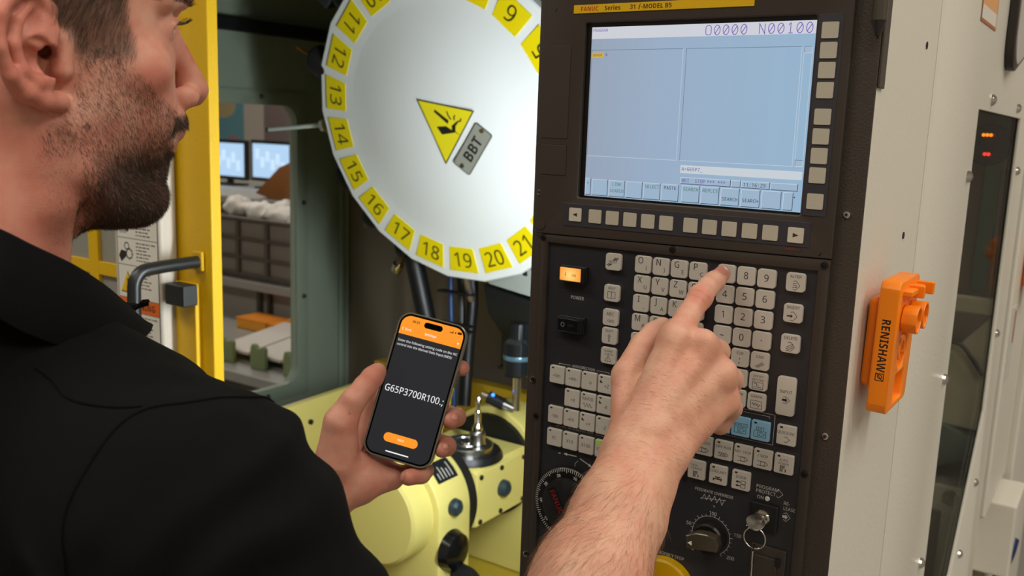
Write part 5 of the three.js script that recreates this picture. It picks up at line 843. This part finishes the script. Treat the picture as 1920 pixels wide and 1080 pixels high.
const handPaint = (base, red, extra) => (x, y, z) => {
  const n1 = N3(x * 40, y * 40, z * 40), n2 = N3(x * 130, y * 130, z * 130), n3 = N3(x * 420, y * 420, z * 420);
  let c = mix3(base, red, Math.max(0, Math.min(1, 0.32 + 0.4 * n1 + 0.25 * n2 + 0.18 * n3)));
  for (const [p, r] of hot) { const d = Math.hypot(x - p[0], y - p[1], z - p[2]); if (d < r * 1.6) c = mix3(c, red, 0.5 * smooth(r * 1.6, r * 0.5, d)); }
  return extra ? extra(c, x, y, z) : c;
};
const nailQ = V(0, 0, 0), pip = V([0.1553, 1.3316, 0.066]), pipDir = V([0.1517, 1.3354, 0.042]).sub(V([0.1495, 1.3139, 0.0773])).normalize();
paint(handGeo, handPaint(skinArm, skinArmRed, (c, x, y, z) => { nailQ.set(x, y, z).sub(pip); const ax = nailQ.dot(pipDir), rr = nailQ.length(); if (rr < 0.013) { c = mix3(c, lin(206, 118, 96), 0.5 * smooth(0.013, 0.006, rr)); c = mix3(c, lin(150, 84, 66), 0.35 * smooth(0.0009, 0.0002, Math.abs(Math.abs(ax) - 0.0028 - 0.0008 * N3(x * 300, y * 300, z * 300))) * smooth(0.011, 0.006, rr)); } nailQ.set(x, y, z).sub(nailC); const a = nailQ.dot(nailDir) / 0.0068, b = nailQ.dot(nailSide) / 0.0056, h = nailQ.dot(nailUp); return h > 0 ? mix3(c, a > 0.72 ? lin(226, 204, 186) : nailCol, smooth(1.05, 0.9, Math.hypot(a, b)) * 0.9) : c; }));
paint(armGeo, handPaint(skinArm, skinArmRed)); paint(torso, () => skin);
const segD = ((a, b) => { const f = Field.cap(a, b, 0, 0); return f; })([-0.1721, 1.1806, 0.1409], [-0.1756, 1.1719, 0.1243]), leftNails = [[-0.0962, 1.1764, 0.0666], [-0.099, 1.1481, 0.0768], [-0.1327, 1.1153, 0.1099]], leftTips = [[-0.1007, 1.1698, 0.0685], [-0.1029, 1.1418, 0.0795], [-0.1238, 1.1153, 0.1064], [-0.11, 1.2177, 0.0403], [-0.1714, 1.2102, 0.1073]];
paint(leftHand, handPaint(lin(214, 154, 130), lin(202, 116, 98), (c, x, y, z) => { let t = 0; { const d = segD(x, y, z); c = mix3(c, lin(140, 70, 56), 0.55 * smooth(0.0022, 0.0004, d)); } for (const p of leftTips) t = Math.max(t, smooth(0.02, 0.006, Math.hypot(x - p[0], y - p[1], z - p[2]))); c = mix3(c, lin(196, 118, 98), 0.6 * t); for (const p of leftNails) { const d = Math.hypot(x - p[0], y - p[1], (z - p[2]) * 0.6); c = mix3(c, lin(214, 150, 134), 0.8 * smooth(0.0056, 0.0046, d)); c = mix3(c, lin(150, 80, 66), 0.5 * smooth(0.0012, 0.0004, Math.abs(d - 0.0058))); } return c; }));
const toPerson = (g) => g.translate(0.18, -FLOOR, -0.46);
const pore = dataTex(512, (u, v) => 0.5 + 0.3 * tile(u, v, 80) + 0.3 * tile(u, v, 150, 4) + 0.15 * tile(u, v, 30, 8));
const skinMat = new THREE.MeshPhysicalMaterial({ vertexColors: true, roughness: 0.52, bumpMap: rep(pore, 14), bumpScale: 0.00025, sheen: 0.25, sheenColor: 0xffb09a, sheenRoughness: 0.6 });
const withUV = (g) => boxUV(g);
const bodyGeo = mergeGeometries([headGeo, handGeo, armGeo, leftHand, torso].map((g) => withUV(toPerson(g.clone()))));
const body = part('body', bodyGeo, skinMat, person);

// eyes, lashes, brows
const hp = (a) => { const p = V(a).applyMatrix4(headToWorld); return [p.x + 0.18, p.y - FLOOR, p.z - 0.46]; };
const eyeTex = canvas(256, 128, (c) => { c.fillStyle = '#e6e0da'; c.fillRect(0, 0, 256, 128); const g = c.createRadialGradient(64, 64, 4, 64, 64, 24); g.addColorStop(0, '#0a0a0a'); g.addColorStop(0.35, '#101010'); g.addColorStop(0.4, '#5a6a70'); g.addColorStop(1, '#3a4448'); c.fillStyle = g; c.beginPath(); c.arc(64, 64, 19, 0, 7); c.fill(); });
for (const s of [1, -1]) { const e = part('eye', new THREE.SphereGeometry(0.0121, 28, 20), M(0xffffff, 0.12, 0, { map: eyeTex, clearcoat: 1 }), body); e.position.set(...hp([73.8, 21.5, 32 * s])); e.quaternion.setFromRotationMatrix(new THREE.Matrix4().makeBasis(HR, HU, HF.clone().negate())); e.rotateY(0); e.rotateY(Math.PI / 2 * 0); e.quaternion.multiply(new THREE.Quaternion().setFromAxisAngle(V(0, 1, 0), Math.PI / 2)); }
const hairMat = M(0xffffff, 0.45, 0, { sheen: 0.2, sheenColor: 0xffe0c0 });
{
  const gs = []; for (const s of [1, -1]) for (let i = 0; i < 26; i++) { const t = i / 25, z = (20 + 24 * t) * s, b = [88.5 - 6.5 * t * t, 26.6 - 2.6 * t * t, z], L = 8 + 2 * Math.sin(t * 3) + rnd() * 2, o = (t - 0.35) * 4 * s; gs.push(tube([hp(b), hp([b[0] + L * 0.55, b[1] - 0.4 + rnd(), z + o * 0.6]), hp([b[0] + L, b[1] + 3 + rnd(), z + o])], 0.00009, 5, 4)); }
  part('eyelashes', join(...gs), M(0x1c1512, 0.5), body);
}
const headInv = (p) => p.clone().applyMatrix4(worldToHead), dirW = (a) => HF.clone().multiplyScalar(a[0]).addScaledVector(HU, a[1]).addScaledVector(HR, a[2]);
const dk = (a, b) => { const t = Math.pow(rnd(), 1.6); return mix3(a, b, t); };
const hairHolder = person, shift = new THREE.Matrix4().makeTranslation(0.18, -FLOOR, -0.46);
const addHair = (name, geo, n, pick, thick, bend, label) => { const h = hairs(name, geo, n, pick, person, hairMat, thick, bend, label); h.position.set(0.18, -FLOOR, -0.46); return h; };
addHair('beard', headGeo, 420000, (p, n) => {
  const q = headInv(p), b = beardAt(q.x, q.y, q.z); if (q.z < -30 || b < 0.05) return null; const dn = beardDense(q.x, q.y, q.z), stub = q.y < -100 && q.x < 20 ? 0.5 : 1;
  if (rnd() > b * (0.42 + 0.58 * dn) * stub) return null;
  const under = smooth(-80, -105, q.y); return { dir: dirW([0.25 + 0.2 * rnd() - 0.2 * under, -1, 0.1]), len: (0.0021 + 0.0024 * dn * (1 - 0.6 * smooth(60, 84, q.x)) + 0.0018 * rnd()) * (q.x < 12 && q.y < -60 ? 0.55 : 1), lift: 0.4 + 0.5 * dn, messy: 0.8, color: rnd() < 0.03 ? lin(170, 150, 130) : dk(lin(34, 24, 19), lin(96, 68, 50)) };
}, 0.019, 0.12, 'short dark brown beard');
addHair('hair', headGeo, 110000, (p, n) => {
  const q = headInv(p), s = scalpAt(q.x, q.y, q.z); if (rnd() > s * 0.9) return null;
  return { dir: dirW([-0.3 - 0.3 * smooth(10, 60, q.y), -1, 0.15]), len: 0.006 + 0.006 * smooth(5, 50, q.y) + 0.003 * rnd(), lift: 0.22, messy: 0.4, color: rnd() < 0.08 ? lin(150, 130, 112) : dk(lin(44, 33, 27), lin(112, 86, 66)) };
}, 0.007, 0.12, 'short dark brown hair');
addHair('eyebrows', headGeo, 200000, (p, n) => {
  const q = headInv(p), az = Math.abs(q.z); if (q.x < 62 || q.y < 35 || q.y > 52 || az < 9 || az > 54) return null; const c = 43.5 - 2 * smooth(38, 54, az); if (Math.abs(q.y - c) > 6.5 - 3.2 * smooth(24, 54, az)) return null;
  return { dir: dirW([0.2, 0.25, (q.z > 0 ? 1 : -1)]), len: 0.007 + 0.003 * rnd(), lift: 0.3, messy: 0.5, color: dk(lin(34, 25, 20), lin(80, 58, 44)) };
}, 0.011, 0.1, 'dark brown eyebrows');
const armAxis = V([0.1464, 1.2151, 0.1416]).sub(V([0.1545, 1.1493, 0.2355])).normalize();
addHair('arm_hair', armGeo, 24000, (p, n) => { const w = V([0.1467, 1.2148, 0.1402]).distanceTo(p); if (rnd() > 0.1 + 0.72 * smooth(0.02, 0.11, w)) return null; return { dir: armAxis.clone().multiplyScalar(-0.75).add(V(-0.5, -0.45, 0.1)), len: 0.005 + 0.009 * rnd(), lift: 0.26, messy: 0.75, color: dk(lin(104, 66, 42), lin(184, 132, 94)) }; }, 0.0048, 0.25, 'fine brown arm hair');
addHair('hand_hair', handGeo, 6500, (p, n) => { const q = V([0.1516, 1.2394, 0.1355]).distanceTo(p); if (rnd() > smooth(0.085, 0.03, q)) return null; return { dir: armAxis.clone().multiplyScalar(0.4).add(V(0.6, -0.5, 0)), len: 0.003 + 0.0045 * rnd(), lift: 0.15, messy: 0.6, color: dk(lin(112, 72, 48), lin(180, 128, 92)) }; }, 0.0072, 0.25, 'fine hair on the back of the hand');

// ---------------------------------------------------------------- clothes
const knit = dataTex(128, (u, v) => 0.5 + 0.25 * Math.sin(u * Math.PI * 32) * Math.sin(v * Math.PI * 32) + 0.2 * tile(u, v, 20));
const cloth = M(0x060607, 0.9, 0, { specularIntensity: 0.35, bumpMap: rep(knit, 40), bumpScale: 0.0003, sheen: 0.2, sheenColor: 0x5a5a60, sheenRoughness: 0.5 }), clothRib = M(0x050506, 0.9, 0, { specularIntensity: 0.35, bumpMap: rep(knit, 60), bumpScale: 0.0004, sheen: 0.2, sheenColor: 0x5a5a60, sheenRoughness: 0.5 });
const SH = new Field();
SH.ell([-0.185, 1.02, 0.475], [0.185, 0.33, 0.125], 0).ell([-0.185, 1.2, 0.43], [0.165, 0.13, 0.1], 0.05);
SH.cap([-0.13, 1.262, 0.475], SR, 0.06, 0.066, 0.04).cap([-0.24, 1.262, 0.475], SL, 0.06, 0.066, 0.04).cap([-0.15, 1.325, 0.49], [-0.01, 1.258, 0.49], 0.036, 0.036, 0.05).cap([-0.22, 1.325, 0.49], [-0.36, 1.258, 0.49], 0.036, 0.036, 0.05);
SH.cap([-0.183, 1.25, 0.468], [-0.185, 1.36, 0.482], 0.088, 0.078, 0.03).cap([-0.185, 1.39, 0.515], [-0.185, 1.2, 0.53], 0.058, 0.066, 0.03);
const cuffR = V(SR).lerp(V(ER), 0.72).toArray(), cuffL = V(SL).lerp(V(EL), 0.7).toArray();
SH.cap([-0.12, 1.262, 0.45], [0.0072, 1.2679, 0.4276], 0.04, 0.03, 0.04); SH.cap(SR, cuffR, 0.067, 0.066, 0.03).cap(SL, cuffL, 0.068, 0.058, 0.03);
const neckHole = Field.cap([-0.183, 1.405, 0.482], [-0.188, 1.52, 0.5], 0.064, 0.075);
const cutEnd = (a, b) => { const o = V(b), n = V(b).sub(V(a)).normalize(); return (x, y, z) => -((x - o.x) * n.x + (y - o.y) * n.y + (z - o.z) * n.z); };
const armCut = cutEnd(SR, cuffR);
const foldDir = V(ER).sub(V(SR)).normalize();
function shirtD(x, y, z) {
  let d = SH.d(x, y, z);
  const u = (x - SR[0]) * foldDir.x + (y - SR[1]) * foldDir.y + (z - SR[2]) * foldDir.z, near = smooth(0.16, 0.05, Math.hypot(x - SR[0], y - SR[1], z - SR[2]) - 0.06);
  d += 0.009 * smooth(-0.06, 0.04, u) * Math.sin(u * 150 + 5 * N3(x * 9, y * 9, z * 9)) * (0.5 + 0.8 * N3(x * 14, y * 7, z * 14 + 3));
  d += 0.006 * N3(x * 10, y * 10, z * 10) + 0.003 * N3(x * 26, y * 18, z * 26 + 7);
  return Math.max(d, -neckHole(x, y, z), Math.abs(x + 0.185) < 0.14 ? (y - 1.322 - (z - 0.425) * 0.68) * 0.82 : -1);
}
const shirtGeo = nets(shirtD, [-0.56, 0.66, 0.1], [0.3, 1.45, 0.68], 0.0055);
const shirt = part('polo_shirt', boxUV(toPerson(shirtGeo.clone())), cloth, person, 'black short sleeved polo shirt');
const onShirt = (p, lift = 0.0012) => { const q = V(p), e = 0.004; for (let i = 0; i < 6; i++) { const d = shirtD(q.x, q.y, q.z), g = V(shirtD(q.x + e, q.y, q.z) - shirtD(q.x - e, q.y, q.z), shirtD(q.x, q.y + e, q.z) - shirtD(q.x, q.y - e, q.z), shirtD(q.x, q.y, q.z + e) - shirtD(q.x, q.y, q.z - e)).normalize(); q.addScaledVector(g, lift - d); } return [q.x + 0.18, q.y - FLOOR, q.z - 0.46]; };
const seam = (pts, r = 0.0009) => { const c = new THREE.CatmullRomCurve3(pts.map((p) => V(p))); part('seam', tube(c.getPoints(40).map((p) => onShirt(p.toArray(), 0.0004)), r, 80, 6), clothRib, shirt); };
seam([[-0.041, 1.3524, 0.5399], [-0.0268, 1.3289, 0.5231], [-0.0096, 1.3076, 0.5038], [0.0079, 1.2911, 0.4894]]);
seam([[0.01, 1.279, 0.3868], [0.0244, 1.2938, 0.4412], [0.0221, 1.2967, 0.4727], [0.0123, 1.2922, 0.4924], [0.0109, 1.2754, 0.5152], [0.0133, 1.2575, 0.5356], [0.0194, 1.2359, 0.5544], [0.0207, 1.2121, 0.5646]]);
// collar: a folded band around the neck, its two leaves meeting at the throat
{
  const fold = [[-0.1392, 1.3188, 0.3903], [-0.1256, 1.3314, 0.4079], [-0.1033, 1.3552, 0.4405], [-0.0896, 1.3726, 0.468], [-0.0864, 1.3879, 0.4956], [-0.09, 1.3981, 0.5118], [-0.135, 1.418, 0.545], [-0.185, 1.424, 0.556], [-0.235, 1.416, 0.545], [-0.274, 1.39, 0.505], [-0.28, 1.365, 0.46], [-0.255, 1.34, 0.405], [-0.1883, 1.3223, 0.3699], [-0.1734, 1.3222, 0.3722]];
  const outer = [[-0.1241, 1.3109, 0.4026], [-0.1071, 1.3073, 0.4201], [-0.081, 1.3161, 0.4582], [-0.0662, 1.3285, 0.4909], [-0.0629, 1.3437, 0.5172], [-0.0695, 1.3567, 0.5336], [-0.12, 1.382, 0.575], [-0.185, 1.388, 0.585], [-0.25, 1.382, 0.575], [-0.305, 1.355, 0.52], [-0.312, 1.33, 0.46], [-0.285, 1.31, 0.39], [-0.1734, 1.3158, 0.3796], [-0.1643, 1.3258, 0.3715]];
  const cf = new THREE.CatmullRomCurve3(fold.map((p) => V(p))), co = new THREE.CatmullRomCurve3(outer.map((p) => V(p))), axis = V(-0.185, 0, 0.458), cols = 90, rows = 8, pos = [], idx = [];
  for (let j = 0; j <= cols; j++) {
    const f = cf.getPoint(j / cols), o = co.getPoint(j / cols), inw = V(axis.x - f.x, 0, axis.z - f.z).normalize(), down = V(0, -1, 0);
    const ring = [f.clone().addScaledVector(inw, 0.006).addScaledVector(down, 0.03), f.clone().addScaledVector(inw, 0.005).addScaledVector(down, 0.014), f.clone().addScaledVector(inw, 0.0028).addScaledVector(down, 0.003), f.clone(), f.clone().addScaledVector(inw, -0.003).addScaledVector(down, 0.001)];
    for (const t of [0.35, 0.72, 1]) { const q = f.clone().lerp(o, t); q.addScaledVector(inw, -0.008 * Math.sin(t * Math.PI) - 0.002); ring.push(q); }
    for (const q of ring) pos.push(q.x + 0.18, q.y - FLOOR, q.z - 0.46);
  }
  for (let j = 0; j < cols; j++) for (let i = 0; i < rows - 1; i++) { const a = j * rows + i, b = a + rows; idx.push(a, b, a + 1, b, b + 1, a + 1); }
  const n = pos.length / 3, all = [...pos], I2 = [...idx], g0 = new THREE.BufferGeometry(); g0.setAttribute('position', new THREE.Float32BufferAttribute(pos, 3)); g0.setIndex(idx); g0.computeVertexNormals(); const nn = g0.attributes.normal;
  for (let i = 0; i < n; i++) all.push(pos[3 * i] - nn.getX(i) * 0.0022, pos[3 * i + 1] - nn.getY(i) * 0.0022, pos[3 * i + 2] - nn.getZ(i) * 0.0022);
  for (let i = 0; i < idx.length; i += 3) I2.push(idx[i] + n, idx[i + 2] + n, idx[i + 1] + n);
  const rim = (a, b) => I2.push(a, b, a + n, a + n, b, b + n);
  for (let j = 0; j < cols; j++) { rim(j * rows + rows - 1, (j + 1) * rows + rows - 1); rim((j + 1) * rows, j * rows); }
  for (let i = 0; i < rows - 1; i++) { rim(i, i + 1); rim(cols * rows + i + 1, cols * rows + i); }
  const g = new THREE.BufferGeometry(); g.setAttribute('position', new THREE.Float32BufferAttribute(all, 3)); g.setIndex(I2); g.computeVertexNormals();
  part('collar', boxUV(g), clothRib, shirt, 'black collar folded over, meeting at the throat');
}
{ // trousers and shoes, below the picture
  const f = new Field(); f.ell([-0.185, 0.82, 0.48], [0.16, 0.12, 0.11], 0);
  for (const s of [1, -1]) f.chain([[[-0.185 + 0.09 * s, 0.76, 0.48], 0.09], [[-0.185 + 0.12 * s, 0.4, 0.46], 0.066], [[-0.185 + 0.14 * s, 0.0, 0.5], 0.052]], 0.03);
  part('trousers', boxUV(toPerson(nets((x, y, z) => Math.max(f.d(x, y, z) + 0.006 * N3(x * 12, y * 9, z * 12), -0.02 - y), [-0.5, -0.06, 0.3], [0.12, 0.95, 0.65], 0.014))), M(0x1b1d22, 0.85), person, 'dark work trousers');
  for (const s of [1, -1]) { const q = new Field(), x = -0.185 + 0.15 * s; q.cap([x, -0.035, 0.53], [x + 0.02 * s, -0.04, 0.34], 0.042, 0.038, 0.02).cap([x, -0.02, 0.51], [x, 0.03, 0.51], 0.042, 0.042, 0.02); part('shoe', boxUV(toPerson(nets((a, b, c) => Math.max(q.d(a, b, c), FLOOR + 0.001 - b), [x - 0.09, FLOOR - 0.01, 0.27], [x + 0.09, 0.08, 0.6], 0.008))), M(0x141414, 0.5), person, 'black work shoe'); }
}
// ---------------------------------------------------------------- the phone
{
  const t = thing('phone', 'smartphone in a clear case showing a white code on a dark screen', 'phone', phonePos.toArray());
  t.quaternion.setFromRotationMatrix(new THREE.Matrix4().makeBasis(pX, pY, pN));
  const caseShape = rrect(0.0745, 0.1505, 0.0135); caseShape.holes.push(rrect(0.0712, 0.1472, 0.0118, 0, 0, new THREE.Path()));
  part('clear_case', join(slab(caseShape, 0.011, 0.0006, 3, 14), slab(rrect(0.0735, 0.1495, 0.013), 0.0012, 0.0003, 1, 12).translate(0, 0, -0.0098)), new THREE.MeshPhysicalMaterial({ color: 0x8a8072, roughness: 0.1, clearcoat: 1, transmission: 0.35, thickness: 0.002, ior: 1.45 }), t, 'clear plastic case');
  part('phone_frame', slab(rrect(0.0708, 0.1468, 0.0116), 0.0082, 0.0012, 3, 14).translate(0, 0, -0.0009), M(0x1a1a1b, 0.3, 0.6), t);
  const pic = canvas(720, 1500, (c, W, H) => {
    c.fillStyle = '#000'; c.fillRect(0, 0, W, H); c.save(); c.beginPath(); c.roundRect(14, 14, W - 28, H - 28, 104); c.clip(); c.fillStyle = '#2b2b2d'; c.fillRect(0, 0, W, H); c.fillStyle = '#ff9a2e'; c.fillRect(0, 0, W, 222);
    c.fillStyle = '#3a2410'; c.font = 'bold 34px sans-serif'; c.fillText('06:51', 130, 78); c.fillStyle = '#000'; c.beginPath(); c.roundRect(262, 40, 206, 62, 31); c.fill();
    c.fillStyle = '#3a2410'; for (let i = 0; i < 4; i++) c.fillRect(548 + i * 11, 76 - i * 6, 7, 8 + i * 6); c.beginPath(); c.arc(612, 76, 12, Math.PI * 1.2, Math.PI * 1.8); c.lineTo(612, 80); c.fill(); c.beginPath(); c.roundRect(634, 54, 46, 24, 8); c.fill();
    c.strokeStyle = c.fillStyle = '#fff1e0'; c.lineWidth = 5; c.beginPath(); c.moveTo(56, 146); c.lineTo(40, 164); c.lineTo(56, 182); c.stroke(); c.font = '34px sans-serif'; c.fillText('Back', 72, 176); c.font = 'bold 34px sans-serif'; c.textAlign = 'center'; c.fillText('Settings', W / 2, 176); c.beginPath(); c.arc(668, 172, 10, 0, 7); c.fill();
    c.fillStyle = '#f2f2f2'; c.font = '35px sans-serif'; c.textAlign = 'left'; c.fillText('Enter the following setting code on the NC', 30, 300, W - 56); c.fillText('control into the Manual Data Input (MDI):', 30, 346, W - 100);
    c.font = '96px sans-serif'; c.textAlign = 'center'; c.fillText('G65P3700R100.;', W / 2 + 4, 838, W - 60);
    c.fillStyle = '#ff9a2e'; c.beginPath(); c.roundRect(172, 1252, 376, 96, 48); c.fill(); c.fillStyle = '#fff1e0'; c.font = '34px sans-serif'; c.fillText('Next', W / 2, 1312); c.fillStyle = '#fff'; c.beginPath(); c.roundRect(232, 1436, 256, 12, 6); c.fill(); c.restore();
  });
  part('screen', planarUV(slab(rrect(0.0702, 0.1462, 0.0113), 0.0006, 0, 1, 14), -0.0351, -0.0731, 0.0702, 0.1462).translate(0, 0, -0.0004), M(0x040404, 0.12, 0, { emissive: 0xffffff, emissiveMap: pic, emissiveIntensity: 0.48, specularIntensity: 0.25 }), t, 'lit phone screen');
  part('side_button', join(bx(-0.0385, -0.037, 0.026, 0.036, -0.0075, -0.004, 0.0005), bx(-0.0385, -0.037, 0.01, 0.021, -0.0075, -0.004, 0.0005)), dull, t); part('side_button', bx(0.037, 0.0383, 0.012, 0.03, -0.0075, -0.004, 0.0005), dull, t);
}
renderer.render(scene, camera);
